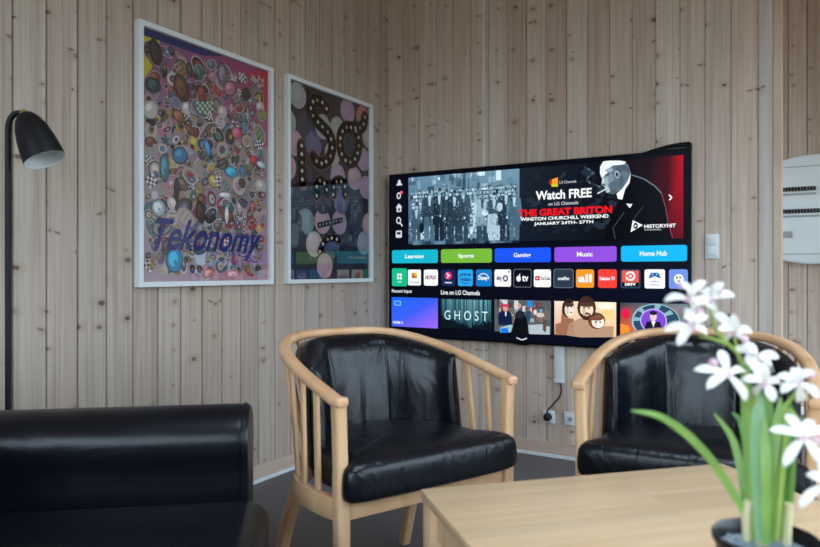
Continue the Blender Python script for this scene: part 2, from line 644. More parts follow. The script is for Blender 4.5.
struct_boxes('trim_2', 'pale_batten', [((0.627, -0.004, 0.078), (0.645, 0.0, ZC))], 0.0015)
# skirting: pine board with a pale strip under it
struct_boxes('baseboard_left', 'pine_skirt', [((0, YB, 0.016), (0.014, -0.0, 0.078))], 0.003)
struct_boxes('baseboard_front', 'pine_skirt', [((0.014, -0.014, 0.016), (TWX, 0, 0.078))], 0.003)
struct_boxes('trim_3', 'white_strip', [((0, YB, 0), (0.022, 0, 0.016))], 0.002)
struct_boxes('trim_4', 'white_strip', [((0.022, -0.022, 0), (TWX + 0.034, 0, 0.016))], 0.002)
struct_boxes('baseboard_recess', 'white_strip', [((0, REC - 0.014, 0), (XR, REC, 0.05))], 0.002)

# the two window walls behind and beside the viewer
WR = (-2.9, -0.7, 0.35, 2.2)       # right-hand wall opening: y0, y1, z0, z1
WB = (0.25, 3.45, 0.3, 2.6)         # back wall opening: x0, x1, z0, z1
WP = (-0.5, 0.78, 0.3, 2.3)         # unseen opening in the right-hand wall, added to light passage and television wall
struct_boxes('wall_right', 'plaster', [
    ((XR, YB, 0), (XR + 0.15, WR[0], ZC)), ((XR, WR[1], 0), (XR + 0.15, WP[0], ZC)), ((XR, WP[1], 0), (XR + 0.15, REC, ZC)),
    ((XR, WR[0], 0), (XR + 0.15, WR[1], WR[2])), ((XR, WR[0], WR[3]), (XR + 0.15, WR[1], ZC)),
    ((XR, WP[0], 0), (XR + 0.15, WP[1], WP[2])), ((XR, WP[0], WP[3]), (XR + 0.15, WP[1], ZC))])
struct_boxes('wall_back', 'plaster', [
    ((0, YB - 0.15, 0), (WB[0], YB, ZC)), ((WB[1], YB - 0.15, 0), (XR, YB, ZC)),
    ((WB[0], YB - 0.15, 0), (WB[1], YB, WB[2])), ((WB[0], YB - 0.15, WB[3]), (WB[1], YB, ZC))])


def window(name, axis, a0, a1, z0, z1, at_, n):
    bm = bmesh.new()
    t = 0.05

    def bx(u0, u1, za, zb):
        if axis == 'y':
            box(bm, (at_ + 0.05, u0, za), (at_ + 0.11, u1, zb), 0.004)
        else:
            box(bm, (u0, at_ - 0.11, za), (u1, at_ - 0.05, zb), 0.004)
    bx(a0, a1, z0, z0 + t)
    bx(a0, a1, z1 - t, z1)
    for k in range(n + 1):
        c = a0 + (a1 - a0) * k / n
        u0 = max(a0, min(c - t / 2, a1 - t))
        bx(u0, u0 + t, z0 + t, z1 - t)
    o = tag(finish(name, bm, 'frame_white', smooth=False), kind='structure')
    bm = bmesh.new()
    if axis == 'y':
        box(bm, (at_ + 0.078, a0 + 0.02, z0 + 0.02), (at_ + 0.082, a1 - 0.02, z1 - 0.02))
    else:
        box(bm, (a0 + 0.02, at_ - 0.082, z0 + 0.02), (a1 - 0.02, at_ - 0.078, z1 - 0.02))
    finish('window_pane', bm, 'window_glass', o, smooth=False)


window('window_1', 'y', *WR, XR, 4)
window('window_2', 'x', *WB, YB, 3)
window('added_passage_window', 'y', *WP, XR, 1)


def daylight(name, loc, rot, sx, sy):
    """portal: tells the renderer where the sky shines in"""
    l = bpy.data.lights.new(name, 'AREA')
    l.shape = 'RECTANGLE'
    l.size, l.size_y = sx, sy
    l.cycles.is_portal = True
    o = bpy.data.objects.new(name, l)
    o.location = loc
    o.rotation_euler = rot
    COL.objects.link(o)


daylight('daylight', (XR + 0.16, (WR[0] + WR[1]) / 2, (WR[2] + WR[3]) / 2), (0, PI / 2, 0), WR[3] - WR[2], WR[1] - WR[0])
daylight('daylight', ((WB[0] + WB[1]) / 2, YB - 0.16, (WB[2] + WB[3]) / 2), (PI / 2, 0, 0), WB[1] - WB[0], WB[3] - WB[2])
daylight('daylight', (XR + 0.16, (WP[0] + WP[1]) / 2, (WP[2] + WP[3]) / 2), (0, PI / 2, 0), WP[3] - WP[2], WP[1] - WP[0])

bm = bmesh.new()
for lo, hi in (((SK[0], SK[2], 0), (SK[0] + .05, SK[3], .05)), ((SK[1] - .05, SK[2], 0), (SK[1], SK[3], .05)),
               ((SK[0] + .05, SK[2], 0), (SK[1] - .05, SK[2] + .05, .05)), ((SK[0] + .05, SK[3] - .05, 0), (SK[1] - .05, SK[3], .05))):
    box(bm, (lo[0], lo[1], ZC + SH), (hi[0], hi[1], ZC + SH + .05), .003)
sk = tag(finish('added_rooflight', bm, 'frame_white', smooth=False), kind='structure')  # frame of the added roof light
bm = bmesh.new()
box(bm, (SK[0] + .04, SK[2] + .04, ZC + SH + .022), (SK[1] - .04, SK[3] - .04, ZC + SH + .026))
finish('window_pane', bm, 'window_glass', sk, smooth=False)
daylight('daylight', ((SK[0] + SK[1]) / 2, (SK[2] + SK[3]) / 2, ZC + SH + .12), (0, 0, 0), SK[1] - SK[0], SK[3] - SK[2])

# overcast sky over darker ground
SKY_LOW, SKY_HIGH, SKY_POWER = (0.665, 0.825, 0.975, 1), (1.18, 1.48, 1.78, 1), 6.0
w = bpy.data.worlds.new('World')
sc.world = w
w.use_nodes = True
wt = w.node_tree
tc = nd(wt, 'ShaderNodeTexCoord')
sp = nd(wt, 'ShaderNodeSeparateXYZ')
wt.links.new(tc.outputs['Generated'], sp.inputs[0])
h01 = math_n(wt, 'MULTIPLY_ADD', sp.outputs[2], 0.5, 0.5)
sky = ramp_n(wt, h01, [(0.0, (0.10, 0.11, 0.09, 1)), (0.485, (0.16, 0.17, 0.15, 1)), (0.53, SKY_LOW), (1.0, SKY_HIGH)])
wt.links.new(sky, wt.nodes['Background'].inputs[0])
wt.nodes['Background'].inputs[1].default_value = SKY_POWER

# ------------------------------------------------------------------ television
SC0, SC1 = 0.050, 1.716          # screen edges in x
tv = thing('television', 'large black wall-mounted flat television showing a streaming menu', 'television', (0, 0, 0))
YF = -0.060
bm = bmesh.new()
box(bm, (0.042, YF, 0.592), (1.724, -0.022, 1.554), 0.004)
finish('housing', bm, 'tv_plastic', tv)
bm = bmesh.new()
box(bm, (0.58, -0.022, 0.85), (1.18, -0.0005, 1.28), 0.003)
finish('wall_bracket', bm, 'black_metal', tv)
bm = bmesh.new()
bmesh.ops.create_cone(bm, cap_ends=True, segments=24, radius1=0.055, radius2=0.055, depth=0.02,
                      matrix=Matrix.Translation((0.885, -0.050, 0.597)) @ Matrix.Scale(0.22, 4, (0, 0, 1)) @ Matrix.Rotation(PI / 2, 4, 'X'))
finish('sensor', bm, 'tv_plastic', tv)


def tv3(u, v, d):
    return (u, YF - 0.0004 - d, v)


def tvp(px, py):
    p = on_y(px, py, YF)
    return (p.x, p.z)


def tvc(ox, oz, k):
    """crop pixels -> screen plane"""
    return lambda x, y: tvp(ox + x / k, oz + y / k)


cv = Canvas(tv3, 0.00004)
cv.rect(SC0, 0.604, SC1, 1.545, S(6, 9, 20))
cv.up()
cv.poly([(SC0, 0.604), (SC1, 0.604), (SC1, 1.12), (SC0, 1.12)], [S(5, 7, 16), S(8, 12, 34), S(7, 12, 30), S(5, 8, 18)])
cv.up()
# side icons
W_ = S(200, 205, 215)
q = tvc(380, 165, 5.467)
u, v = q(106, 92)
cv.ell(u, v, 0.010, 0.012, W_)
u, v = q(106, 108)
cv.ell(u, v - 0.004, 0.020, 0.016, W_, t0=0, t1=PI)
u, v = q(103, 168)
cv.ell(u, v, 0.015, 0.020, W_)
u, v = q(104, 238)
cv.rect(u - 0.016, v - 0.02, u + 0.016, v + 0.010, W_)
cv.poly([(u - 0.022, v + 0.008), (u + 0.022, v + 0.008), (u, v + 0.030)], W_)
u, v = q(102, 303)
cv.ell(u, v, 0.017, 0.021, W_)
cv.line([(u + 0.010, v - 0.014), (u + 0.026, v - 0.036)], 0.008, W_)
u, v = q(103, 378)
cv.rrect(u - 0.021, v - 0.021, u + 0.021, v + 0.021, 0.005, W_)
cv.up()
u, v = q(103, 168)
cv.ell(u, v, 0.008, 0.012, S(10, 12, 24))
cv.ell(u + 0.018, v + 0.018, 0.010, 0.010, S(225, 80, 110))
u, v = q(104, 238)
cv.rect(u - 0.006, v - 0.014, u + 0.006, v + 0.002, S(10, 12, 24))
u, v = q(102, 303)
cv.ell(u, v, 0.010, 0.013, S(10, 12, 24))
u, v = q(103, 378)
cv.rect(u - 0.013, v - 0.002, u + 0.013, v + 0.013, S(30, 34, 50))
screen = cv.build('screen', 'screen', tv)

# --- crowd photograph
rnd = random.Random(5)
cv = Canvas(tv3, 0.00004, 0.0006)
BX0, BX1, BZ0, BZ1 = 0.181, 0.872, 1.138, 1.526


def blue_grey(t, j=0.0):
    t = max(0.0, min(1.0, t + rnd.uniform(-j, j)))
    a, b, c = (8, 18, 30), (92, 128, 150), (206, 228, 238)
    if t < 0.5:
        k = t * 2
        m = [a[i] + (b[i] - a[i]) * k for i in range(3)]
    else:
        k = t * 2 - 1
        m = [b[i] + (c[i] - b[i]) * k for i in range(3)]
    return S(*m)


cv.poly([(BX0, BZ0), (BX1, BZ0), (BX1, BZ1), (BX0, BZ1)], [blue_grey(.28), blue_grey(.3), blue_grey(.58), blue_grey(.52)])
cv.up()
wide, tall = BX1 - BX0, BZ1 - BZ0
for k in range(46):            # house fronts and windows behind the crowd
    x = BX0 + rnd.random() * (wide - 0.05)
    z = BZ0 + tall * rnd.uniform(0.66, 0.95)
    cv.rect(x, z, x + rnd.uniform(0.006, 0.05), min(BZ1, z + rnd.uniform(0.015, 0.07)), blue_grey(rnd.choice([.25, .4, .55, .8, .95]), .1))
cv.up()
for row in range(13):          # rows of heads and shoulders
    z = BZ0 + tall * (0.76 - row * 0.055)
    n = 34 - row
    for k in range(n):
        x = BX0 + wide * (k + rnd.uniform(.15, .85)) / n
        s = 0.0075 + row * 0.0006
        if x < BX0 + 0.02 or x > BX1 - 0.02:
            continue
        cv.poly([(x - s * 1.7, z - 0.045), (x + s * 1.7, z - 0.045), (x + s * 1.2, z - s), (x - s * 1.2, z - s)], blue_grey(rnd.uniform(.05, .55)))
        cv.ell(x, z, s, s * 1.2, blue_grey(rnd.uniform(.55, 1.0)), n=8)
        if rnd.random() < 0.6:
            cv.rect(x - s * 1.1, z + s * .5, x + s * 1.1, z + s * 1.4, blue_grey(rnd.uniform(.0, .4)))
    cv.up()


def person(x, head, foot, wd, coat, face=.75, hat=.1, legs=None, light=False):
    """standing figure in crop pixels: x centre, head top, feet"""
    f = tvc(380, 165, 5.467)
    u, zt = f(x, head)
    _, zb = f(x, foot)
    zb = max(zb, BZ0 + 0.002)
    w2 = wd / 5.467 * 0.0068 / 2
    h = zt - zb
    hr = 0.0105
    zs = zt - 0.044
    lg = coat if legs is None else legs
    cv.rect(u - w2 * .72, zb, u - w2 * .06, zt - h * .52, blue_grey(lg, .05))
    cv.rect(u + w2 * .06, zb, u + w2 * .72, zt - h * .52, blue_grey(lg, .05))
    cv.poly([(u - w2 * 1.0, zt - h * .70), (u + w2 * 1.0, zt - h * .70), (u + w2, zs - .012), (u + w2 * .55, zs), (u - w2 * .55, zs), (u - w2, zs - .012)],
            [blue_grey(coat - .05), blue_grey(coat), blue_grey(coat + .12), blue_grey(coat + .1), blue_grey(coat + .05), blue_grey(coat)])
    cv.up()
    cv.poly([(u - .005, zs - .05), (u + .005, zs - .05), (u + .010, zs), (u - .010, zs)], blue_grey(.85 if not light else .3))
    for s in (-1, 1):
        cv.poly([(u + s * w2 * .95, zs - .01), (u + s * w2 * 1.25, zt - h * .52), (u + s * w2 * .95, zt - h * .55), (u + s * w2 * .7, zs - .04)], blue_grey(coat + .1, .05))
        cv.ell(u + s * w2 * 1.1, zt - h * .55, .006, .008, blue_grey(.9), n=8)
    cv.ell(u, zt - .026, hr * .85, hr * 1.25, blue_grey(face), n=12)
    cv.up()
    cv.rect(u - hr, zt - .020, u + hr, zt - .015, blue_grey(hat))
    cv.ell(u, zt - .014, hr * .85, .013, blue_grey(hat), n=12, t0=0, t1=PI)


person(200, 205, 415, 62, .30, .7, .2)
person(272, 135, 418, 80, .20, .6, .06, .42)
person(325, 125, 415, 66, .10, .7, .02)
person(365, 128, 400, 60, .15, .7, .08)
person(455, 118, 410, 70, .20, .75, .08)
person(408, 135, 418, 92, .16, .55, .02)
person(560, 145, 412, 78, .72, .5, .3, .2, True)
person(625, 145, 412, 72, .26, .8, .05, .8)
person(690, 120, 415, 78, .16, .75, .3)
person(735, 130, 412, 60, .35, .7, .4)
f = tvc(380, 165, 5.467)
cv.up()
cv.poly([f(590, 270), f(640, 265), f(632, 370), f(585, 372)], blue_grey(.82))
cv.poly([f(515, 190), f(532, 205), f(522, 345), f(508, 348)], blue_grey(.85))
cv.ell(*f(575, 262), .02, .016, blue_grey(.95))
cv.ell(*f(655, 230), .018, .024, blue_grey(.85))
cv.line([f(512, 140), f(535, 215)], .014, blue_grey(.7))
cv.ell(*f(228, 345), .017, .03, blue_grey(.03))
cv.line([f(486, 75), f(484, 150)], .004, blue_grey(.1))
cv.up()
for k in range(1100):          # the grain of a crowded old photograph
    x, z = BX0 + .006 + rnd.random() * (wide - .018), BZ0 + tall * (1 - rnd.random() ** 1.3) * .80
    e = rnd.uniform(.002, .0045)
    t = rnd.choice([.08, .15, .25, .4, .6, .85]) if z > BZ0 + tall * .40 else rnd.choice([.06, .1, .16, .22, .4, .7])
    cv.rect(x, z, x + e, z + e * rnd.uniform(.8, 2.4), blue_grey(t, .08))
cv.build('picture', 'screen', screen, 'blue-tinted old photograph of a crowd on the screen')

# --- advertisement banner on the right
cv = Canvas(tv3, 0.00004, 0.0006)
q = tvc(510, 140, 4.556)
AX1 = 1.692
cv.poly([(BX1, BZ0), (1.25, BZ0), (1.25, BZ1), (BX1, BZ1)], [S(16, 26, 38), S(12, 18, 28), S(14, 20, 30), S(26, 34, 44)])
cv.poly([(1.25, BZ0), (AX1, BZ0 - .004), (AX1, BZ1), (1.25, BZ1)], [S(10, 15, 24), S(24, 8, 16), S(28, 8, 16), S(10, 15, 24)])
cv.up()
cv.poly([(1.50, BZ0 - .002), (1.61, BZ0 - .003), (1.63, BZ1), (1.54, BZ1)], [S(16, 10, 18), S(44, 8, 20), S(66, 8, 24), S(20, 10, 18)])
cv.poly([(1.61, BZ0 - .003), (AX1, BZ0 - .004), (AX1, BZ1), (1.63, BZ1)], [S(44, 8, 20), S(108, 8, 26), S(172, 12, 34), S(66, 8, 24)])
for k in range(80):            # grey haze behind the lettering
    x = BX1 + .05 + rnd.random() * .5
    z = BZ0 + .04 + rnd.random() * .30
    t = rnd.uniform(.15, 1)
    cv.ell(x, z, rnd.uniform(.01, .035), rnd.uniform(.008, .02), S(12 + 22 * t, 18 + 28 * t, 27 + 33 * t), rnd.uniform(-.5, .9), 10)
    if k % 6 == 0:
        cv.up()
cv.up()
for k in range(16):            # smoke
    c = q(345 + 45 * math.sin(k * .55) * .5 + k * 3.4, 128 + k * 6.5)
    cv.ell(c[0], c[1], .005, .010, S(*[(52, 66, 80), (84, 100, 114), (40, 52, 66)][k % 3]), .6 + k * .3, 8)
    cv.up()
SUIT = S(5, 8, 14)
cv.poly([q(x, y) for x, y in ((548, 150), (610, 172), (660, 205), (692, 240), (712, 300), (722, 370), (745, 452), (430, 452), (445, 400), (470, 320), (505, 270))], SUIT)
cv.up()
cv.line([q(x, y) for x, y in ((558, 160), (612, 178), (660, 210), (690, 242))], .006, S(96, 110, 122))
cv.line([q(x, y) for x, y in ((690, 242), (708, 300), (722, 380), (742, 448))], .005, S(120, 60, 74))
cv.line([q(x, y) for x, y in ((520, 330), (470, 400), (480, 450))], .004, S(60, 70, 84))
cv.line([q(x, y) for x, y in ((610, 300), (570, 350), (560, 400))], .004, S(46, 56, 70))
cv.poly([q(x, y) for x, y in ((414, 118), (440, 100), (480, 95), (515, 95), (540, 115), (550, 150), (540, 190), (505, 232), (470, 248), (440, 240), (430, 215), (415, 205), (422, 185), (412, 160))], S(92, 110, 124))
cv.up()
cv.poly([q(x, y) for x, y in ((412, 120), (425, 98), (455, 94), (500, 94), (530, 100), (520, 112), (470, 116), (450, 130), (440, 160), (418, 172), (410, 150))], S(228, 240, 244))
cv.poly([q(x, y) for x, y in ((552, 150), (545, 195), (525, 225), (512, 272), (492, 268), (486, 245), (510, 225), (535, 190))], S(236, 240, 244))
cv.poly([q(x, y) for x, y in ((422, 170), (440, 175), (436, 196), (418, 200))], S(190, 205, 214))
cv.poly([q(x, y) for x, y in ((430, 212), (446, 206), (458, 235), (440, 242))], S(170, 188, 198))
cv.poly([q(x, y) for x, y in ((478, 120), (520, 110), (542, 130), (545, 150), (520, 140), (500, 150), (482, 145))], S(72, 88, 102))
cv.poly([q(x, y) for x, y in ((530, 290), (558, 292), (548, 310), (540, 304))], S(226, 232, 236))
cv.line([q(398, 245), q(440, 222)], .007, S(190, 200, 206))
cv.up()
for x, y, a, b_, c in ((452, 178, .024, .030, (118, 136, 150)), (476, 208, .026, .024, (84, 102, 116)), (440, 190, .010, .022, (150, 168, 178)), (508, 190, .012, .030, (74, 92, 106)),
                       (452, 138, .020, .010, (150, 170, 182)), (472, 236, .018, .010, (72, 88, 102))):
    cv.ell(*q(x, y), a, b_, S(*c), 0, 14)
    cv.up()
cv.ell(*q(488, 157), .012, .020, S(150, 168, 180), .2)
cv.poly([q(x, y) for x, y in ((432, 158), (452, 152), (454, 158), (434, 165))], S(40, 52, 64))
cv.up()
cv.ell(*q(488, 158), .006, .012, S(40, 52, 64), .2)
WH = S(238, 240, 244)


def tv_text(s, cx0, cx1, cyb, cyt, col, bold=.02, shear=0.0, qq=None):
    """lettering between crop columns, at the height its middle has there"""
    qq = qq or q
    m = (cx0 + cx1) / 2
    u0, u1 = qq(cx0, cyb)[0], qq(cx1, cyb)[0]
    v0, v1 = qq(m, cyb)[1], qq(m, cyt)[1]
    cv.text(s, u0, u1, v0, v1, col, bold, shear)


cv.up()
tv_text('Watch FREE', 118, 373, 268, 226, WH, .03)
tv_text('on LG Channels', 174, 312, 296, 281, S(205, 208, 214), .01)
tv_text('LG Channels', 226, 303, 197, 184, S(190, 194, 200), .01)
tv_text('THE GREAT BRITON', 40, 466, 342, 308, S(222, 20, 34), .05)
tv_text('WINSTON CHURCHILL WEEKEND', 48, 450, 362, 346, WH, .03)
tv_text('JANUARY 24TH- 27TH', 110, 380, 388, 370, WH, .03)
tv_text('HISTORYHIT', 612, 756, 400, 383, WH, .03)
tv_text('CHANNEL', 613, 690, 412, 405, S(190, 192, 200), .02)
cv.poly([q(182, 184), q(192, 180), q(192, 206), q(182, 204)], S(200, 40, 30))
cv.poly([q(192, 180), q(219, 170), q(219, 206), q(192, 208)], S(240, 150, 30))
cv.poly([q(190, 200), q(219, 200), q(219, 213), q(190, 213)], S(190, 200, 40))
cv.poly([q(x, y) for x, y in ((560, 366), (606, 388), (550, 420))], WH)
cv.line([q(x, y) for x, y in ((724, 250), (738, 262), (726, 274))], .006, WH)
cv.up()
cv.ell(*q(573, 391), .011, .015, S(30, 16, 26))
cv.up()
cv.poly([q(x, y) for x, y in ((569, 385), (579, 391), (569, 397))], WH)
cv.build('banner', 'screen', screen, 'dark advertisement banner with an old man in a suit')

# --- row of buttons
ZT, ZB = 1.103, 1.026
for name, u0, u1, c in (('Learning', .066, .377, S(20, 172, 196)), ('Sports', .397, .713, S(112, 176, 56)), ('Gaming', .729, 1.046, S(26, 82, 236)),
                        ('Music', 1.065, 1.383, S(140, 76, 214)), ('Home Hub', 1.404, 1.709, S(18, 176, 236))):
    cv = Canvas(tv3, 0.00004, 0.0006)
    cv.rrect(u0, ZB, u1, ZT, .012, c)
    cv.up()
    m = (u0 + u1) / 2
    hw = .0072 * len(name) + .005
    cv.text(name, m - hw, m + hw, 1.053 - (.006 if name[-1] == 'g' or 'p' in name else 0), 1.077, WH, .02)
    cv.build('menu_button', 'screen', screen, {'Learning': 'teal Learning button', 'Sports': 'green Sports button', 'Gaming': 'blue Gaming button',
                                               'Music': 'purple Music button', 'Home Hub': 'sky blue Home Hub button'}[name])
# --- row of app tiles
ZA, ZZ = .988, .896
tiles = [(.066, .171, S(22, 178, 132)), (.177, .265, S(236, 238, 240)), (.285, .377, S(238, 240, 242)), (.400, .488, S(20, 38, 80)), (.505, .598, S(40, 156, 226)),
         (.617, .711, S(14, 112, 190)), (.728, .824, S(240, 240, 244)), (.841, .937, S(8, 14, 24)), (.953, 1.046, S(242, 240, 242)), (1.063, 1.163, S(40, 56, 72)),
         (1.179, 1.271, S(240, 146, 44)), (1.291, 1.384, S(238, 62, 54)), (1.401, 1.497, S(50, 64, 92)), (1.516, 1.610, S(240, 240, 244)), (1.628, 1.712, S(108, 142, 226))]
tile_label = ['green tile with four white dots', 'white tile with a small orange square', 'white tile with dark red lettering', 'navy tile with a pink play mark',
              'light blue tile with dark lettering', 'mid blue tile with white lettering', 'white tile with purple lettering', 'black tile with white tv lettering',
              'white tile with a red play mark', 'slate grey tile with white lettering', 'orange tile with bold white lettering', 'red tile with white lettering',
              'red tile with a white ring over a black band', 'white tile with a blue game pad', 'periwinkle tile with a white disc']
for k, (u0, u1, c) in enumerate(tiles):
    cv = Canvas(tv3, 0.00004, 0.0006)
    if k in (7, 9):
        cv.rrect(u0 - .003, ZZ - .003, u1 + .003, ZA + .003, .012, S(110, 116, 130))
        cv.up()
    top = ZA + (.008 if k == 0 else 0)
    cv.rrect(u0, ZZ - (.006 if k == 0 else 0), u1, top, .010, c)
    cv.up()
    m, w2, zc = (u0 + u1) / 2, (u1 - u0) / 2, (ZA + ZZ) / 2
    if k == 0:
        for a in (-1, 1):
            for b in (-1, 1):
                cv.ell(m + a * .009, zc + .006 + b * .010, .008, .009, WH, n=8)
        cv.text('APPS', m - .014, m + .014, zc - .030, zc - .022, WH, .02)
    elif k == 1:
        cv.rect(m - .018, zc - .004, m + .018, zc + .028, S(206, 130, 50))
        cv.up()
        cv.rect(m - .018, zc - .004, m - .002, zc + .014, S(196, 70, 60))
        cv.rect(m + .002, zc + .012, m + .018, zc + .028, S(220, 190, 60))
        cv.rect(m + .004, zc - .004, m + .018, zc + .008, S(90, 150, 70))
        cv.text('LG Channels', m - .034, m + .034, zc - .032, zc - .022, S(70, 70, 80), .01)
    elif k == 2:
        cv.text('NETFLIX', m - .036, m + .036, zc - .010, zc + .012, S(130, 20, 36), .04)
    elif k == 3:
        cv.ell(m, zc + .012, .022, .022, S(226, 40, 96))
        cv.up()
        cv.poly([(m + .012, zc + .012), (m - .012, zc + .030), (m - .004, zc + .012), (m - .012, zc - .006)], WH)
        cv.text('viaplay', m - .024, m + .024, zc - .034, zc - .022, WH, .03)
    elif k == 4:
        cv.text('prime', m - .034, m + .034, zc + .006, zc + .028, S(22, 60, 110), .03)
        cv.text('video', m - .034, m + .034, zc - .018, zc + .003, S(22, 60, 110), .03)
        cv.line([(m - .02, zc - .026), (m, zc - .032), (m + .022, zc - .026)], .004, S(22, 60, 110))
    elif k == 5:
        cv.text('Disney+', m - .034, m + .034, zc - .018, zc + .012, WH, .03)
        cv.line([(m - .028, zc + .012), (m - .012, zc + .024), (m + .012, zc + .022), (m + .026, zc + .010)], .004, WH)
    elif k == 6:
        cv.text('sky', m - .036, m - .004, zc - .018, zc + .014, S(70, 40, 110), .04)
        cv.ell(m + .016, zc - .002, .016, .018, S(80, 50, 130))
        cv.ell(u1 - .012, ZA - .012, .005, .005, S(20, 20, 30))
        cv.up()
        cv.ell(m + .016, zc - .002, .008, .009, S(236, 232, 244))
    elif k == 7:
        cv.ell(m - .021, zc - .003, .013, .016, WH)
        cv.ell(m - .016, zc + .018, .003, .006, WH, -.5)
        cv.text('tv', m - .002, m + .034, zc - .018, zc + .016, WH, .03)
        cv.up()
        cv.ell(m - .006, zc + .001, .005, .007, S(8, 14, 24))
    elif k == 8:
        cv.rrect(m - .040, zc - .012, m - .014, zc + .012, .005, S(206, 20, 40))
        cv.text('YouTube', m - .010, m + .042, zc - .010, zc + .010, S(50, 40, 46), .03)
        cv.up()
        cv.poly([(m - .031, zc - .006), (m - .021, zc), (m - .031, zc + .006)], WH)
    elif k == 9:
        cv.text('onefilm', m - .030, m + .030, zc - .009, zc + .009, S(226, 232, 236), .03)
    elif k == 10:
        cv.text('all', m - .036, m + .034, zc - .020, zc + .022, WH, .035)
    elif k == 11:
        cv.text('Rakuten TV', m - .038, m + .038, zc - .008, zc + .010, WH, .03)
    elif k == 12:
        cv.rect(u0 + .008, zc - .018, u1 - .008, ZA - .006, S(226, 88, 76))
        cv.rect(u0 + .008, ZZ + .008, u1 - .008, zc - .018, S(10, 12, 18))
        cv.up()
        cv.ell(m, zc + .013, .024, .024, WH, n=24)
        cv.text('DRTV', m - .026, m + .026, ZZ + .012, zc - .021, WH, .07)
        cv.up()
        cv.ell(m, zc + .013, .015, .015, S(226, 88, 76), n=20)
        cv.rect(m - .026, zc + .010, m - .010, zc + .020, S(226, 88, 76))
        cv.up()
        cv.ell(m, zc + .013, .007, .007, WH, n=12)
    elif k == 13:
        B = S(20, 92, 170)
        cv.poly([(m - .028, zc + .002), (m - .018, zc + .030), (m + .018, zc + .030), (m + .028, zc + .002), (m + .016, zc + .006), (m, zc + .014), (m - .016, zc + .006)], B)
        cv.text('GAMING', m - .022, m + .022, zc - .016, zc - .008, S(120, 126, 134), .02)
        cv.text('PORTAL', m - .022, m + .022, zc - .032, zc - .024, S(120, 126, 134), .02)
        cv.up()
        cv.ell(m + .010, zc + .022, .004, .004, S(140, 190, 230))
        cv.ell(m - .010, zc + .022, .004, .004, S(140, 190, 230))
    else:
        cv.ell(m + .002, zc, .022, .024, WH)
        cv.up()
        for a, b in ((-.006, .006), (.008, .008), (.002, -.010)):
            cv.ell(m + a, zc + b, .005, .005, S(70, 96, 150))
    cv.build('app_tile', 'screen', screen, tile_label[k])
# --- headings
cv = Canvas(tv3, 0.00004, 0.0006)
cv.text('Recent Input', .066, .205, .846, .872, S(214, 218, 226), .02)
cv.build('heading', 'screen', screen, 'white Recent Input heading')
cv = Canvas(tv3, 0.00004, 0.0006)
cv.text('Live on LG Channels', .397, .640, .846, .872, S(224, 228, 232), .02)
cv.build('heading', 'screen', screen, 'white Live on LG Channels heading')
cv = Canvas(tv3, 0.00004, 0.0006)
m = .885
cv.line([(m - .030, .624), (m, .613), (m + .030, .624)], .006, S(206, 212, 220))
cv.build('scroll_arrow', 'screen', screen)
# --- row of thumbnails
TZ1, TZ0 = .825, .652
cv = Canvas(tv3, 0.00004, 0.0006)
cv.poly([(.064, TZ0), (.377, TZ0), (.377, TZ1), (.064, TZ1)], [S(60, 92, 232), S(150, 100, 232), S(52, 90, 234), S(22, 96, 236)])
cv.up()
cv.rrect(.082, .776, .128, .804, .004, S(120, 190, 240))
cv.text('HDMI 2', .074, .142, .668, .684, WH, .02)
cv.up()
cv.rrect(.088, .780, .122, .800, .002, S(40, 108, 236))
cv.build('thumbnail', 'screen', screen, 'blue to violet input tile')
cv = Canvas(tv3, 0.00004, 0.0006)
cv.rect(.397, TZ0 + .006, .713, TZ1, S(8, 22, 30))
cv.up()
for k in range(64):
    x = .400 + .309 * k / 64 + rnd.uniform(-.003, .003)
    e = max(0.0, 1 - abs(x - .585) / .19)
    w_ = rnd.uniform(.002, .007)
    t = rnd.uniform(.1, 1) * (.35 + .65 * e)
    za = TZ0 + .010 + (1 - e) * .045 + rnd.uniform(0, .03)
    c0, c1 = S(16 + 40 * t, 52 + 70 * t, 62 + 76 * t), S(30 + 130 * t, 80 + 140 * t, 94 + 136 * t)
    cv.poly([(x, za), (min(x + w_, .712), za), (min(x + w_, .712), TZ1 - .004), (x, TZ1 - .004)], [c0, c0, c1, c1])
    if k % 3 == 0:
        cv.up()
cv.up()
cv.text('G H O S T', .420, .688, .705, .758, S(196, 228, 232), .0)
cv.build('thumbnail', 'screen', screen, 'teal forest tile lettered GHOST')
cv = Canvas(tv3, 0.00004, 0.0006)
q = tvc(490, 296, 11.714)
X0, X1 = .728, 1.046
cv.rect(X0, TZ0, X1, TZ1, S(84, 88, 92))
cv.up()
for k in range(60):
    x, z = rnd.uniform(X0, X1 - .03), rnd.uniform(TZ0 + .05, TZ1 - .03)
    cv.rect(x, z, x + rnd.uniform(.006, .03), min(TZ1, z + rnd.uniform(.01, .05)), rnd.choice([S(150, 160, 164), S(60, 66, 72), S(120, 60, 56), S(196, 200, 200), S(70, 96, 120), S(110, 96, 88)]))
    if k % 8 == 0:
        cv.up()
cv.up()
cv.poly([q(440, 50), q(500, 55), q(500, 130), q(440, 130)], S(30, 130, 214))
cv.poly([q(420, 180), q(480, 180), q(470, 300), q(410, 300)], S(40, 70, 92))
cv.poly([q(100, 200), q(150, 170), q(215, 170), q(255, 215), q(260, 340), q(100, 340)], S(12, 28, 62))
cv.ell(*q(182, 150), .014, .018, S(206, 150, 140))
cv.ell(*q(530, 190), .010, .014, S(214, 204, 200))
cv.ell(*q(345, 115), .010, .014, S(196, 150, 140))
cv.up()
cv.poly([q(135, 125), q(150, 95), q(215, 95), q(230, 128)], S(206, 34, 84))
cv.poly([q(178, 185), q(196, 185), q(192, 235), q(180, 235)], S(220, 226, 230))
cv.poly([q(120, 370), q(240, 335), q(300, 350), q(250, 425), q(120, 430)], S(150, 186, 190))
cv.up()
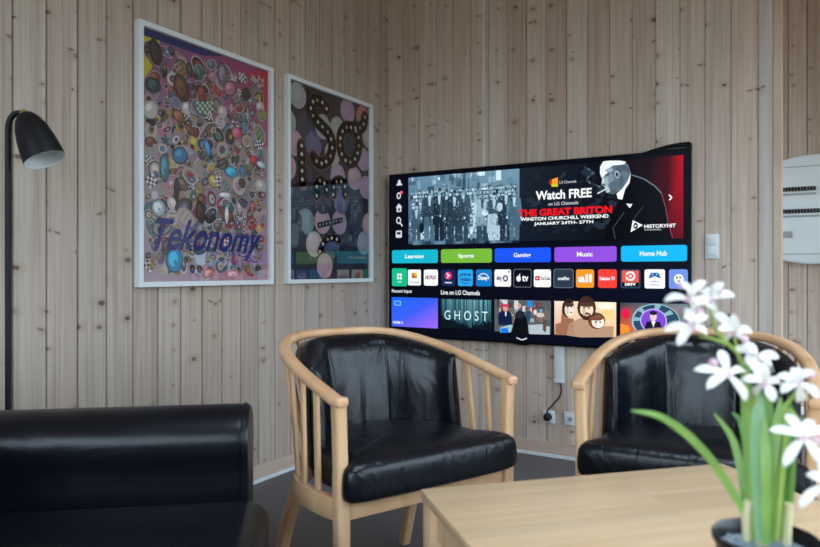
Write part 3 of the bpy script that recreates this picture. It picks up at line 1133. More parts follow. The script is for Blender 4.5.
cv.poly([q(125, 380), q(210, 370), q(220, 430), q(125, 430)], S(24, 116, 226))
cv.poly([q(285, 300), q(300, 220), q(340, 180), q(390, 190), q(425, 250), q(445, 330), q(450, 455), q(240, 440)], S(10, 14, 20))
cv.ell(*q(350, 215), .026, .022, S(40, 44, 52))
cv.ell(*q(600, 245), .026, .028, S(120, 104, 96))
cv.poly([q(450, 340), q(600, 330), q(700, 360), q(700, 452), q(460, 445)], S(170, 184, 192))
cv.up()
cv.poly([q(625, 250), q(665, 300), q(655, 430), q(620, 400)], S(92, 72, 56))
cv.ell(*q(590, 222), .022, .012, S(196, 190, 186))
cv.build('thumbnail', 'screen', screen, 'tile with people round a table, one in a red hat')
cv = Canvas(tv3, 0.00004, 0.0006)
q = tvc(550, 296, 10.933)
X0, X1 = 1.065, 1.381
cv.poly([(X0, TZ0), (X1, TZ0), (X1, TZ1), (X0, TZ1)], [S(214, 160, 124), S(238, 190, 140), S(250, 226, 190), S(238, 214, 196)])
cv.up()
cv.ell(*q(630, 200), .034, .03, S(246, 206, 140))
cv.ell(*q(615, 110), .04, .02, S(252, 240, 216))
cv.poly([q(60, 310), q(120, 290), q(130, 150), q(200, 240), q(260, 250), q(260, 430), q(60, 425)], S(150, 104, 78))
cv.poly([q(180, 430), q(210, 300), q(330, 240), q(430, 260), q(520, 330), q(700, 330), q(690, 450), q(330, 452)], S(178, 144, 120))
cv.up()
cv.ell(*q(198, 130), .032, .048, S(54, 36, 32), -.1)
cv.ell(*q(400, 130), .048, .060, S(62, 42, 34))
cv.ell(*q(510, 270), .044, .042, S(104, 66, 46))
cv.up()
cv.ell(*q(212, 145), .024, .038, S(240, 222, 208), -.1)
cv.ell(*q(402, 150), .034, .036, S(236, 214, 198))
cv.ell(*q(525, 285), .032, .030, S(248, 238, 226))
cv.up()
cv.ell(*q(398, 222), .026, .020, S(62, 42, 34))
cv.ell(*q(232, 180), .006, .004, S(140, 84, 70))
cv.up()
cv.ell(*q(404, 210), .012, .006, S(206, 150, 130))
for x, y, a, b_, c in ((190, 165, .008, .022, (214, 188, 172)), (372, 165, .008, .024, (206, 176, 158)), (205, 95, .026, .010, (74, 50, 42)), (400, 95, .040, .012, (78, 54, 44)),
                       (505, 245, .034, .012, (120, 78, 54)), (500, 300, .008, .016, (226, 204, 186)), (215, 60, .018, .010, (40, 28, 26))):
    cv.ell(*q(x, y), a, b_, S(*c), 0, 12)
cv.up()
for x, y in ((195, 118), (235, 116), (375, 128), (425, 132), (505, 285), (550, 285)):
    cv.ell(*q(x, y), .006, .004, S(60, 40, 34), n=8)
cv.build('thumbnail', 'screen', screen, 'warm tile with three faces close together')
cv = Canvas(tv3, 0.00004, 0.0006)
q = tvc(590, 300, 10.25)
X0, X1 = 1.401, 1.712
cv.poly([(X0, TZ0), (X1, TZ0), (X1, TZ1), (X0, TZ1)], [S(226, 96, 40), S(30, 46, 60), S(110, 130, 140), S(46, 60, 76)])
cv.up()
cc = q(650, 200)
cv.poly([(X0, TZ0), (X0 + .05, TZ0), (X0 + .04, TZ0 + .06), (X0, TZ0 + .07)], S(240, 140, 50))
cv.ell(*q(365, 140), .022, .026, S(222, 30, 72))
cv.ell(cc[0] + .01, cc[1] - .01, .112, .086, S(150, 190, 206), n=32)
cv.up()
cv.ell(cc[0] + .012, cc[1] - .01, .106, .082, S(40, 74, 96), n=32)
cv.up()
for a0 in (.4, 1.2, 2.2, 3.0):
    cv.poly([(cc[0], cc[1]), (cc[0] + .1 * math.cos(a0), cc[1] + .075 * math.sin(a0)), (cc[0] + .1 * math.cos(a0 + .3), cc[1] + .075 * math.sin(a0 + .3))], S(130, 176, 192))
cv.up()
cv.ell(cc[0], cc[1] - .006, .062, .058, S(196, 176, 240), n=28)
cv.up()
cv.ell(cc[0], cc[1] - .006, .057, .053, S(122, 74, 206), n=28)
cv.up()
cv.poly([(cc[0] - .042, cc[1] - .046), (cc[0] - .03, cc[1] - .010), (cc[0] + .03, cc[1] - .010), (cc[0] + .042, cc[1] - .046)], S(26, 22, 52))
cv.up()
cv.poly([(cc[0] - .010, cc[1] - .008), (cc[0] + .010, cc[1] - .008), (cc[0], cc[1] - .038)], S(226, 232, 240))
cv.ell(cc[0], cc[1] + .014, .016, .022, S(226, 196, 196))
cv.up()
cv.ell(cc[0], cc[1] + .031, .017, .010, S(36, 26, 44))
cv.build('thumbnail', 'screen', screen, 'tile with a record disc and a man in a dark suit')

# low black device lying on the set's top edge
dev = thing('media_box', 'low rounded black box lying on the top right edge of the television', 'media box', (1.60, -0.030, 1.554))
bm = bmesh.new()
rings = []
for k in range(25):
    t = k / 24
    x = -0.095 + 0.217 * t
    h = 0.036 * min(1.0, math.sin(min(1, t * 1.05) * PI * .5) ** 0.8) if t < 1 else 0.030
    h = max(h, 0.003)
    rings.append([Vector((x, y, z)) for y, z in ((-.020, 0), (.028, 0), (.028, h * .85), (.020, h), (-.012, h), (-.020, h * .85))])
loft(bm, rings)
finish('shell', bm, 'tv_plastic', dev)
bm = bmesh.new()
box(bm, (0.02, -.0205, .006), (0.10, -.0195, .010))
finish('front_slot', bm, 'black_plastic', dev)

# ------------------------------------------------------------------ cable trunking, sockets, switch
tr = thing('cable_trunking', 'white upright cable trunking on the wall below the television', 'cable cover', (0, 0, 0))
bm = bmesh.new()
box(bm, (1.049, -0.0205, 0.402), (1.099, -0.0002, 0.845), 0.002)
finish('cover', bm, 'white_plastic', tr)
bm = bmesh.new()
box(bm, (1.047, -0.024, 0.396), (1.101, -0.0002, 0.412), 0.002)
finish('end_cap', bm, 'white_plastic', tr)


def socket(x, label):
    t = thing('wall_socket', label, 'socket', (x, 0, 0.211), 0, 'white sockets low on the television wall')
    bm = bmesh.new()
    box(bm, (-.033, -.010, -.034), (.033, -.0002, .034), .003)
    finish('plate', bm, 'white_plastic', t)
    bm = bmesh.new()
    bmesh.ops.create_cone(bm, cap_ends=True, segments=24, radius1=.012, radius2=.012, depth=.004,
                          matrix=Matrix.Translation((0, -.011, 0)) @ Matrix.Rotation(PI / 2, 4, 'X'))
    finish('outlet', bm, 'grey_plastic', t)
    return t


socket(1.015, 'white square socket with the black plug in it, under the cable trunking')
socket(1.132, 'white square socket with nothing plugged in, right of the plug')
pl = thing('power_cable', 'black power cable with round plug hanging from the trunking into the socket', 'cable', (0, 0, 0))
bm = bmesh.new()
prof = [(0.0, 0), (.021, 0), (.021, .018), (.017, .030), (.008, .034), (0, .034)]
lathe(bm, [(max(r, .0004), z) for r, z in prof], 24, Matrix.Translation((1.015, -.0135, .211)) @ Matrix.Rotation(PI / 2, 4, 'X'), close_ends=True)
finish('plug', bm, 'black_plastic', pl)
bm = bmesh.new()
tube(bm, spline([(1.078, -.012, .396), (1.086, -.014, .365), (1.078, -.020, .325), (1.046, -.030, .280), (1.022, -.042, .250), (1.015, -.044, .212)], 8), .0042, 8)
finish('cord', bm, 'black_plastic', pl)

sw = thing('light_switch', 'white double light switch on the wall right of the television', 'switch', (1.81, 0, 1.095))
bm = bmesh.new()
box(bm, (-.030, -.010, -.058), (.030, -.0002, .058), .003)
finish('plate', bm, 'white_plastic', sw)
for zc in (-.024, .025):
    bm = bmesh.new()
    box(bm, (-.021, -.014, zc - .020), (.021, -.0095, zc + .020), .002)
    finish('rocker', bm, 'white_plastic', sw)

# ------------------------------------------------------------------ distribution board in the passage
db = thing('distribution_board', 'white oval-topped electrical distribution board on the passage wall', 'fuse box', (2.22, REC, 1.395))
bm = bmesh.new()


def db_out(off=0.0):
    hw = .265 - off
    pts = []
    for k in range(17):
        x = hw - 2 * hw * k / 16
        pts.append((x, .371 - off - .055 * (x / .265) ** 2))
    for k in range(17):
        x = -hw + 2 * hw * k / 16
        pts.append((x, -.371 + off + .055 * (x / .265) ** 2))
    return pts


rings = [[Vector((x, y, z)) for x, z in db_out(o)] for o, y in ((0, -.001), (0, -.055), (.006, -.066), (.020, -.072))]
loft(bm, rings)
finish('cover', bm, 'board_plastic', db)
for zl in (.29, -.30):
    bm = bmesh.new()
    box(bm, (-.262, -.0735, zl - .003), (.262, -.0715, zl + .003))
    finish('seam', bm, 'grey_plastic', db)
for r_, (zc, n, x0) in enumerate(((.138, 11, -.195), (-.012, 15, -.195))):
    for k in range(n):
        bm = bmesh.new()
        xc = x0 + k * .0182
        box(bm, (xc, -.080, zc - .012), (xc + .015, -.071, zc + .016), .001)
        box(bm, (xc + .004, -.088, zc - .006), (xc + .012, -.080, zc + .010), .001)
        finish('breaker', bm, 'black_plastic' if True else 'grey_plastic', db)
    bm = bmesh.new()
    box(bm, (x0 - .004, -.0745, zc - .040), (x0 + n * .0182, -.0715, zc - .026))
    finish('label_strip', bm, 'grey_plastic', db)
bm = bmesh.new()
box(bm, (-.205, -.076, -.190), (-.135, -.071, -.145), .002)
box(bm, (-.150, -.082, -.175), (-.140, -.076, -.155), .002)
finish('meter_window', bm, 'grey_plastic', db)

# ------------------------------------------------------------------ posters
def poster(name, label, y0, y1, z0, z1):
    t = thing('framed_poster', label, 'poster', (0, y0, z0), 0)
    W, H = y1 - y0, z1 - z0
    fw, dp = .020, .030
    bm = bmesh.new()
    prof = [(0, .001), (0, dp), (fw, dp), (fw, .010), (fw + .004, .010), (fw + .004, .001)]
    corners = [(0, 0, 1, 1), (W, 0, -1, 1), (W, H, -1, -1), (0, H, 1, -1)]
    rings = [[Vector((d, cx + sx * o, cz + sz * o)) for o, d in prof] for cx, cz, sx, sz in corners]
    loft(bm, rings, loop=True)
    finish('frame', bm, 'frame_white', t, smooth=False)
    bm = bmesh.new()
    box(bm, (.0165, fw - .001, fw - .001), (.0185, W - fw + .001, H - fw + .001))
    g = finish('glazing', bm, 'glass', t, smooth=False)
    return t, W, H, fw


t1, W, H, fw = poster('framed_poster', 'white framed collage poster crowded with small colourful cutouts, the larger poster', -1.781, -1.041, .918, 1.939)


def p3(u, v, d):
    return (.0105 + d, u, v)


rnd = random.Random(21)
cv = Canvas(p3, step=.000022)
A0, A1, B0, B1 = fw, W - fw, fw, H - fw
cv.poly([(A0, B0), (A1, B0), (A1, B1), (A0, B1)], [S(190, 140, 160), S(196, 110, 140), S(170, 60, 110), S(140, 90, 140)])
cv.up()
cv.poly([(A0, B0), (A1, B0), (A1, B0 + .62), (A0, B0 + .72)], [S(184, 160, 170), S(190, 136, 152), S(170, 146, 142), S(170, 156, 148)])
cv.poly([(A0, B1), (A1 * .62, B1), (A1 * .45, B1 - .030), (A0, B1 - .032)], S(24, 34, 108))
cv.poly([(A0, B1 - .03), (A0 + .09, B1 - .032), (A0 + .05, B1 - .15), (A0, B1 - .22)], S(226, 210, 40))
cv.poly([(A1, B1), (A1 - .14, B1 - .03), (A1 - .02, B1 - .20), (A1, B1 - .22)], S(200, 40, 60))
cv.up()
cols = [(150, 126, 104), (118, 96, 80), (196, 182, 168), (62, 56, 54), (40, 36, 40), (172, 150, 128), (92, 116, 124), (206, 196, 190), (136, 72, 60), (70, 110, 110),
        (190, 130, 140), (160, 156, 160), (96, 84, 110), (200, 170, 70), (60, 130, 170), (186, 60, 60), (120, 140, 96), (214, 206, 210), (84, 66, 60), (150, 140, 150)]
N_ = 0
for gy in range(19):
    for gx in range(13):
        u = A0 + .03 + (A1 - A0 - .06) * (gx + rnd.uniform(.1, .9)) / 13
        v = B0 + .035 + (B1 - B0 - .085) * (gy + rnd.uniform(.1, .9)) / 19
        a = rnd.uniform(.014, .034)
        b = a * rnd.uniform(.7, 1.7)
        a, b = min(a, .03), min(b, .045)
        m_ = max(a, b) * 1.2
        u = max(A0 + m_, min(A1 - m_, u))
        v = max(B0 + m_, min(B1 - m_, v))
        rot = rnd.uniform(-1.2, 1.2)
        c = rnd.choice(cols)
        style = rnd.random()
        if style < .80:
            cv.ell(u, v, a * 1.18, b * 1.14, S(*rnd.choice([(206, 198, 196), (190, 150, 170), (60, 50, 50), (176, 164, 160)])), rot, 14)
            cv.up()
            cv.ell(u, v, a, b, S(*c), rot, 14)
            cv.up()
            c2 = rnd.choice(cols)
            if style < .28:
                cv.ell(u, v, a * .6, b * .6, S(*c2), rot, 10)
                cv.up()
                cv.ell(u + a * .1, v, a * .28, b * .28, S(*rnd.choice(cols)), rot, 8)
            elif style < .5:
                for k in range(3):
                    o = (k - 1) * b * .55
                    cs, sn = math.cos(rot), math.sin(rot)
                    cv.ell(u - o * sn, v + o * cs, a * .75, b * .13, S(*c2), rot, 8)
            else:
                cv.ell(u - a * .25, v + b * .25, a * .42, b * .5, S(*[min(255, x + 40) for x in c]), rot, 10)
        elif style < .88:
            cs, sn = math.cos(rot), math.sin(rot)
            for i in range(4):
                for j in range(4):
                    x, y = (i - 1.5) * a * .4, (j - 1.5) * a * .4
                    cc_ = S(236, 232, 228) if (i + j) % 2 else S(*rnd.choice([(26, 24, 26), c]))
                    h = a * .20
                    cv.poly([(u + (x + p) * cs - (y + r) * sn, v + (x + p) * sn + (y + r) * cs) for p, r in ((-h, -h), (h, -h), (h, h), (-h, h))], cc_)
        else:
            for k in range(5):
                an = rot + k * 2 * PI / 5
                cv.ell(u + a * .6 * math.cos(an), v + a * .6 * math.sin(an), a * .5, a * .3, S(*c), an, 8)
            cv.up()
            cv.ell(u, v, a * .35, a * .35, S(*rnd.choice(cols)), 0, 8)
        cv.up()
        if cv.lay > 118:
            cv.lay = 60


for k in range(420):
    u, v = rnd.uniform(A0 + .03, A1 - .03), rnd.uniform(B0 + .03, B1 - .06)
    a, b = rnd.uniform(.006, .016), rnd.uniform(.008, .022)
    rot = rnd.uniform(-1.5, 1.5)
    c = rnd.choice(cols)
    cv.lay = 60 + k % 55
    cv.ell(u, v, a, b, S(*[x * .85 for x in c]), rot, 9)
    cv.lay += 1
    cv.ell(u, v, a * .45, b * .5, S(*rnd.choice(cols)), rot, 7)


def pp(x, y):
    """photo pixel -> print coordinates of the larger poster"""
    p = on_x(x, y, .0105)
    return (p.y + 1.781, p.z - .918)


cv.lay = 120
big = [(155, 50, .045, .075, .2, (44, 32, 32)), (181, 88, .055, .085, .4, (96, 62, 46)), (201, 94, .030, .060, .1, (130, 54, 40)), (222, 72, .042, .075, 0, (120, 112, 126)),
       (152, 85, .05, .045, 0, (50, 80, 76)), (164, 168, .035, .085, 0, (70, 120, 132)), (231, 172, .06, .038, 0, (56, 160, 196)), (207, 148, .022, .055, .3, (58, 140, 196)),
       (174, 260, .058, .075, 0, (36, 150, 190)), (236, 133, .045, .04, .3, (214, 96, 118)), (253, 160, .04, .03, -.3, (190, 50, 60)), (200, 212, .035, .07, .2, (66, 60, 44)),
       (178, 116, .05, .035, -.5, (140, 88, 58)), (246, 94, .035, .04, 0, (46, 46, 50)), (262, 165, .045, .022, -.2, (186, 216, 222)), (158, 208, .05, .05, .2, (176, 188, 196)),
       (208, 276, .05, .03, .3, (206, 120, 110)), (232, 274, .06, .025, 0, (220, 150, 160)), (252, 207, .03, .045, 0, (150, 80, 80)), (176, 190, .02, .075, 0, (40, 34, 34)),
       (190, 130, .06, .022, -.6, (110, 64, 48)), (224, 195, .055, .018, 0, (210, 212, 214)), (226, 215, .018, .06, 0, (220, 224, 226))]
for x, y, a, b, rot, c in big:
    u, v = pp(x, y)
    u = max(A0 + a * 1.1, min(A1 - a * 1.1, u))
    v = max(B0 + b * 1.1, min(B1 - b * 1.1, v))
    a2, b2 = a * .62, b * .62
    cv.ell(u, v, a2 * 1.14, b2 * 1.10, S(*[x_ * .55 for x_ in c]), rot, 20)
    cv.up()
    cv.ell(u, v, a2, b2, S(*c), rot, 20)
    cv.up()
    cv.ell(u - a2 * .15, v + b2 * .1, a2 * .62, b2 * .66, S(*[min(255, x_ * 1.35 + 14) for x_ in c]), rot, 16)
    cv.up()
    cv.ell(u + a2 * .1, v - b2 * .2, a2 * .25, b2 * .25, S(*c), rot, 10)
    cv.up()
for i in range(7):             # green check cloth
    for j in range(4):
        u, v = pp(196 + i * 2.4, 104 + j * 3)
        cv.rect(u, v, u + .011, v + .011, S(60, 130, 70) if (i + j) % 2 else S(220, 226, 214))
cv.up()
u0, v0 = pp(153, 252)
u1, v1 = pp(261, 226)
cv.text('Tekonomy', u0, u1, v0 - .03, v1 + .0, S(30, 36, 124), .022, .5)
cv.build('print', 'print', t1)

t2, W, H, fw = poster('framed_poster', 'white framed dark poster with pale discs and bulb lettering, the smaller-looking poster nearer the corner', -.940, -.204, .918, 1.941)
rnd = random.Random(8)
cv = Canvas(p3, step=.00006)
A0, A1, B0, B1 = fw, W - fw, fw, H - fw


def p2(x, y):
    """pixels of a close look at the poster -> print coordinates"""
    p = on_x(285 + x / 4.756, 70 + y / 4.756, .0105)
    return (p.y + .940, p.z - .918)


def p2b(x, y):
    p = on_x(285 + x / 4.844, 175 + y / 4.844, .0105)
    return (p.y + .940, p.z - .918)


cv.poly([(A0, B0), (A1, B0), (A1, B1), (A0, B1)], [S(34, 40, 58), S(30, 30, 44), S(40, 28, 32), S(38, 26, 30)])
cv.up()
G1, P1, P2, V1, K1 = (176, 174, 166), (176, 148, 168), (190, 156, 162), (100, 92, 128), (44, 46, 62)
discs = [(p2(60, 120), G1), (p2(10, 245), G1), (p2(42, 345), P2), (p2(100, 260), K1), (p2(135, 355), V1), (p2(297, 195), P1), (p2(180, 270), G1), (p2(250, 280), G1),
         (p2(370, 225), (190, 120, 110)), (p2(398, 320), G1), (p2(372, 425), P1), (p2(250, 505), P1), (p2(330, 515), P2), (p2(225, 400), G1), (p2(10, 460), P2), (p2(300, 365), K1),
         (p2(180, 480), K1), (p2b(100, 225), (120, 136, 142)), (p2b(180, 225), P2), (p2b(262, 230), P1), (p2b(335, 230), K1), (p2b(405, 240), P2), (p2b(140, 335), (196, 178, 172)),
         (p2b(225, 345), (70, 78, 110)), (p2b(380, 330), (150, 150, 160)), (p2b(60, 320), K1), (p2b(40, 225), K1), (p2b(180, 130), K1), (p2b(270, 130), V1), (p2b(390, 60), P1), (p2b(300, 410), K1), (p2b(190, 440), P2)]
for (u, v), c in discs:
    a = b = .066
    # discs cut off by the edge of the sheet keep to the sheet
    pts = []
    for k in range(28):
        t = 2 * PI * k / 28
        pts.append((max(A0, min(A1, u + a * math.cos(t))), max(B0, min(B1, v + b * math.sin(t)))))
    cv.poly(pts, S(*c))
    cv.up()
    cv.poly([(max(A0, min(A1, u - .012 + a * .6 * math.cos(2 * PI * k / 20))), max(B0, min(B1, v + .012 + b * .6 * math.sin(2 * PI * k / 20)))) for k in range(20)], S(*[min(255, x * 1.07) for x in c]))
    cv.up()


def marquee(path, w=.062, n=6, bulbs=True):
    P = [Vector((a, b, 0)) for a, b in path]
    sp = [(p.x, p.y) for p in spline(P, n)]
    for rad, c in ((w * .5 + .006, S(176, 60, 56)), (w * .5 + .002, S(30, 20, 22))):
        for (a, b), (c2, d) in zip(sp[:-1], sp[1:]):
            cv.line([(a, b), (c2, d)], rad * 2, c)
        for a, b in sp:
            cv.ell(max(A0 + rad, min(A1 - rad, a)), max(B0 + rad, min(B1 - rad, b)), rad, rad, c, 0, 14)
        cv.up()
    if bulbs:
        acc = 0.0
        last = sp[0]
        cnt = 0
        for s in sp:
            acc += math.hypot(s[0] - last[0], s[1] - last[1])
            last = s
            if acc > .038 or s == sp[0]:
                acc = 0.0
                cnt += 1
                cv.ell(s[0], s[1], .0095, .0095, S(216, 208, 190) if cnt % 3 else S(206, 150, 110), 0, 10)
        cv.up()


marquee([p2(*c) for c in ((195, 185), (175, 155), (140, 145), (120, 175), (135, 225), (175, 270), (210, 310), (222, 370), (205, 425), (165, 445), (130, 415))])
marquee([p2(*c) for c in ((378, 225), (365, 270), (325, 275), (285, 275), (262, 315), (262, 380), (285, 430), (320, 435), (345, 385), (345, 310), (320, 275))])
marquee([p2(*c) for c in ((76, 360), (77, 420), (78, 480), (80, 540))])
marquee([p2b(*c) for c in ((150, 100), (152, 50), (170, 28), (195, 50), (200, 95))], .05)
marquee([p2b(*c) for c in ((230, 95), (236, 45), (260, 28), (285, 50), (290, 95))], .05)
cv.line([p2b(155, 245), p2b(275, 218)], .030, S(24, 20, 26))
marquee([p2b(*c) for c in ((165, 370), (190, 320), (230, 305), (265, 320))], .028)
cv.up()
for k in range(7):
    u, v = p2b(166 + k * 16, 242 - k * 3.6)
    cv.rect(u - .004, v - .006, u + .004, v + .006, S(186, 180, 176))
cv.build('print', 'print', t2)

# ------------------------------------------------------------------ floor lamp
la = room(-1.180, 1.985)
lamp = thing('floor_lamp', 'slim black floor lamp with a tilted bullet-shaped shade behind the sofa', 'floor lamp', la)
rx, fx = R_, F_
zt = .98 + (271 - 113) / FP * 1.985
bm = bmesh.new()
path = [Vector((0, 0, .012)), Vector((0, 0, .5)), Vector((0, 0, 1.0)), Vector((0, 0, zt - .045))]
for k in range(1, 9):
    a = PI / 2 * k / 8
    path.append(Vector((0, 0, zt - .045)) + R_ * (.032 * (1 - math.cos(a))) + Vector((0, 0, .045 * math.sin(a))))
path.append(Vector((0, 0, zt)) + R_ * .050)
tube(bm, path, .0085, 12)
finish('pole', bm, 'black_metal', lamp)
bm = bmesh.new()
lathe(bm, [(.13, 0), (.13, .012), (.122, .017), (.02, .020), (.012, .034)], 40, close_ends=True)
finish('base', bm, 'black_metal', lamp)
hp = Vector((0, 0, zt - .002)) + R_ * .048
bm = bmesh.new()
bmesh.ops.create_uvsphere(bm, u_segments=16, v_segments=10, radius=.012, matrix=Matrix.Translation(hp - F_ * .004))
finish('joint', bm, 'brass', lamp)
ax = (R_ * .47 + Vector((0, 0, -1)) + F_ * -.06).normalized()
rot = Vector((0, 0, 1)).rotation_difference(ax).to_matrix().to_4x4()
T4 = Matrix.Translation(hp + ax * .0) @ rot
bm = bmesh.new()
outer = [(.004, -.002), (.022, .004), (.035, .022), (.045, .050), (.052, .085), (.056, .120), (.058, .152)]
inner = [(.0565, .152), (.0540, .120), (.0500, .085), (.0430, .050), (.032, .024), (.018, .008)]
lathe(bm, outer, 36, T4, 0, False)
sh = finish('lamp_shade', bm, 'black_metal', lamp)
bm = bmesh.new()
lathe(bm, [(.058, .152)] + inner + [(.002, .006)], 36, T4, 0, False)
tag(finish('shade_lining', bm, 'shade_white', sh), 'white inside of the shade')
bm = bmesh.new()
lathe(bm, [(.001, .045), (.012, .048), (.022, .075), (.026, .098), (.018, .116), (.001, .122)], 20, T4)
finish('bulb', bm, 'shade_white', lamp)

# ------------------------------------------------------------------ tub chairs
CW, CD = .2965, .53            # half width at the front posts, depth of the rail


def arc(t, A, B, n=2.5):
    """tub plan: t from 0 (right front) to pi (left front), round the back"""
    c, s = math.cos(t), math.sin(t)
    return Vector((A * math.copysign(abs(c) ** (2 / n), c), -B * abs(s) ** (2 / n), 0))


def arc_pts(A, B, n, N=160):
    return measured([arc(PI * k / N, A, B, n) for k in range(N + 1)])


def measured(P):
    L = [0.0]
    for a, b in zip(P[:-1], P[1:]):
        L.append(L[-1] + (b - a).length)
    return P, L


def round_pts(A, cy, bf, bb, N=160):
    """rounded seat plan, widest at y = -cy, starting and ending at the front posts (y = 0)"""
    t0 = math.asin(cy / bf)
    P = []
    for k in range(N + 1):
        t = -t0 + (PI + 2 * t0) * k / N
        P.append(Vector((A * math.cos(t), -cy - (bb if math.sin(t) > 0 else bf) * math.sin(t), 0)))
    return measured(P)


def resample(P, L, s):
    s = max(0.0, min(L[-1], s))
    for i in range(len(L) - 1):
        if L[i + 1] >= s:
            k = (s - L[i]) / max(1e-9, L[i + 1] - L[i])
            return P[i].lerp(P[i + 1], k)
    return P[-1].copy()


RP, RL = arc_pts(CW + .006, CD, 3.3)
BP, BL_ = round_pts(.308, .15, .44, .285)


def rail_z(y):
    s = max(0.0, min(1.0, -y / CD))
    return .648 + .124 * s


def plan(P, L, f):
    p = resample(P, L, f * L[-1])
    q1 = resample(P, L, min(1, f + .004) * L[-1])
    q0 = resample(P, L, max(0, f - .004) * L[-1])
    t = (q1 - q0).normalized()
    n = Vector((-t.y, t.x, 0))        # points to the inside of the tub (left of travel right->back->left)
    if n.dot(Vector((0, -.22, 0)) - p) < 0:
        n = -n
    return p, t, n


def make_chair(label, cat, group):
    t = thing('tub_chair', label, cat, (0, 0, 0), 0, group)
    # top rail
    bm = bmesh.new()
    rings = []
    sec = rrect(.039, .027, .011, 3)
    N = 90
    # a short straight nose ahead of each front post
    fr = [(-.022, .55), (-.020, .85), (-.014, 1.0)]
    for e, sc_ in fr:
        p, tt, n = plan(RP, RL, 0)
        q0 = Vector((CW, -e, 0))
        rings.append([q0 + Vector((-a * sc_, 0, b * sc_ + rail_z(0))) for a, b in sec])
    for k in range(N + 1):
        p, tt, n = plan(RP, RL, k / N)
        z = rail_z(p.y)
        rings.append([p + n * a + Vector((0, 0, z + b)) for a, b in sec])
    for e, sc_ in reversed(fr):
        q0 = Vector((-CW, -e, 0))
        rings.append([q0 + Vector((a * sc_, 0, b * sc_ + rail_z(0))) for a, b in sec])
    loft(bm, rings)
    finish('top_rail', bm, 'beech_rail', t)
    # seat frame
    bm = bmesh.new()
    path = []
    for k in range(61):
        p, tt, n = plan(BP, BL_, k / 60)
        path.append((p, n))
    sec = rrect(.024, .058, .004, 2)
    rings = [[p + n * a + Vector((0, 0, .369 + b)) for a, b in sec] for p, n in path]
    loft(bm, rings)
    box(bm, (-.280, -.024, .338), (.280, .000, .398), .003)
    finish('seat_frame', bm, 'beech', t)
    # front legs run up to the rail
    for s in (1, -1):
        bm = bmesh.new()
        rings = []
        for z, x, w in ((0, .287, .033), (.30, .287, .037), (.42, .288, .038), (.455, .289, .037), (.47, .290, .034), (.648, CW - .001, .034)):
            rings.append([Vector((s * x + a, -.004 + b, z)) for a, b in rrect(w, w, .008, 3)])
        loft(bm, rings)
        finish('leg', bm, 'beech', t)
    for s in (1, -1):
        bm = bmesh.new()
        rings = []
        for z, x, y, w in ((0, .250, -.490, .032), (.2, .238, -.425, .037), (.362, .222, -.352, .040), (.395, .220, -.342, .040)):
            rings.append([Vector((s * x + a, y + b, z)) for a, b in rrect(w, w, .006, 3)])
        loft(bm, rings)
        finish('leg', bm, 'beech', t)
    # slats
    step = .089
    tot = RL[-1]
    ns = int((tot - .10) / step)
    s0 = .113
    k = 0
    fs = []
    s = s0
    while s < tot / 2 - .02:
        fs += [s / tot, 1 - s / tot]
        s += step
    fs.append(.5)
    for f in sorted(fs):
        p, tt, n = plan(RP, RL, f)
        b, tb, nb = plan(BP, BL_, f)
        bm = bmesh.new()
        rings = []
        for z, c in ((.400, b), (rail_z(p.y) - .010, p)):
            rings.append([c + tt * a + n * d + Vector((0, 0, z)) for a, d in rrect(.021, .013, .004, 2)])
        loft(bm, rings)
        finish('slat', bm, 'beech', t)
    # seat cushion
    bm = bmesh.new()
    out = []
    n_f = 30
    hw = .297
    for k in range(n_f + 1):          # front lip laps a little over the legs, rounded corners
        a = PI * k / n_f
        cx = -math.cos(a)
        x = hw * math.copysign(abs(cx) ** .28, cx) if abs(cx) > 1e-6 else 0.0
        out.append(Vector((x, 0.018 + .042 * abs(math.sin(a)) ** .5 - .004 * (x / hw) ** 2, 0)))
    bk, bkL = round_pts(.280, .15, .44, .255)
    for k in range(2, 58):
        p = resample(bk, bkL, bkL[-1] * k / 59)
        out.append(Vector((p.x * (.935 if p.y > -.04 else .97), p.y, 0)))
    cen = Vector((0, -.185, 0))
    rings = []
    for sc_, z in ((.86, .392), (.955, .393), (.985, .399), (1.0, .414), (1.0, .440), (.992, .456), (.972, .469), (.93, .480), (.84, .488), (.68, .493), (.45, .495), (.2, .496)):
        rings.append([cen + (p - cen) * sc_ + Vector((0, 0, z + (0.010 if z > .45 else 0) * max(0, (p.y + .05) / .09 if p.y > -.05 else 0))) for p in out])
    loft(bm, rings)
    finish('seat_cushion', bm, 'leather_seat', t, angle=60)
    # padded back
    bm = bmesh.new()
    op, opL = arc_pts(CW - .018, CD - .024, 3.3)        # outer face: under the rail, down to the seat frame
    oq, oqL = round_pts(.282, .15, .44, .262)
    ip, ipL = arc_pts(CW - .060, CD - .085, 2.5)        # inner face: a smoother hollow
    iq, iqL = arc_pts(.238, .380, 2.4)
    f0, f1 = .185, .815
    rings = []
    NB = 150
    seams = (.395, .605)
    hs = [0, .015, .04, .09, .16, .25, .35, .45, .55, .65, .75, .84, .91, .955, .98, 1.0]
    for k in range(-5, NB + 6):
        kk = max(0, min(NB, k))
        f = f0 + (f1 - f0) * kk / NB
        a, tt, n = plan(op, opL, f)
        b, _, _ = plan(oq, oqL, f)
        c, ct, cn = plan(ip, ipL, f)
        d, _, _ = plan(iq, iqL, f)
        rnd_ = 1.0
        shift = Vector((0, 0, 0))
        if k < 0 or k > NB:
            o = (-k if k < 0 else k - NB) / 5.0
            rnd_ = max(.10, math.sqrt(max(0.0, 1 - o * o)))
            shift = tt * ((-1 if k < 0 else 1) * .024 * math.sin(o * PI / 2))
        groove = sum(math.exp(-((f - s_) / .0035) ** 2) for s_ in seams)
        puff = .017 * (1 - math.exp(-min(abs(f - s_) for s_ in seams) / .07))
        zt_ = Vector((0, 0, rail_z(a.y) + .002))
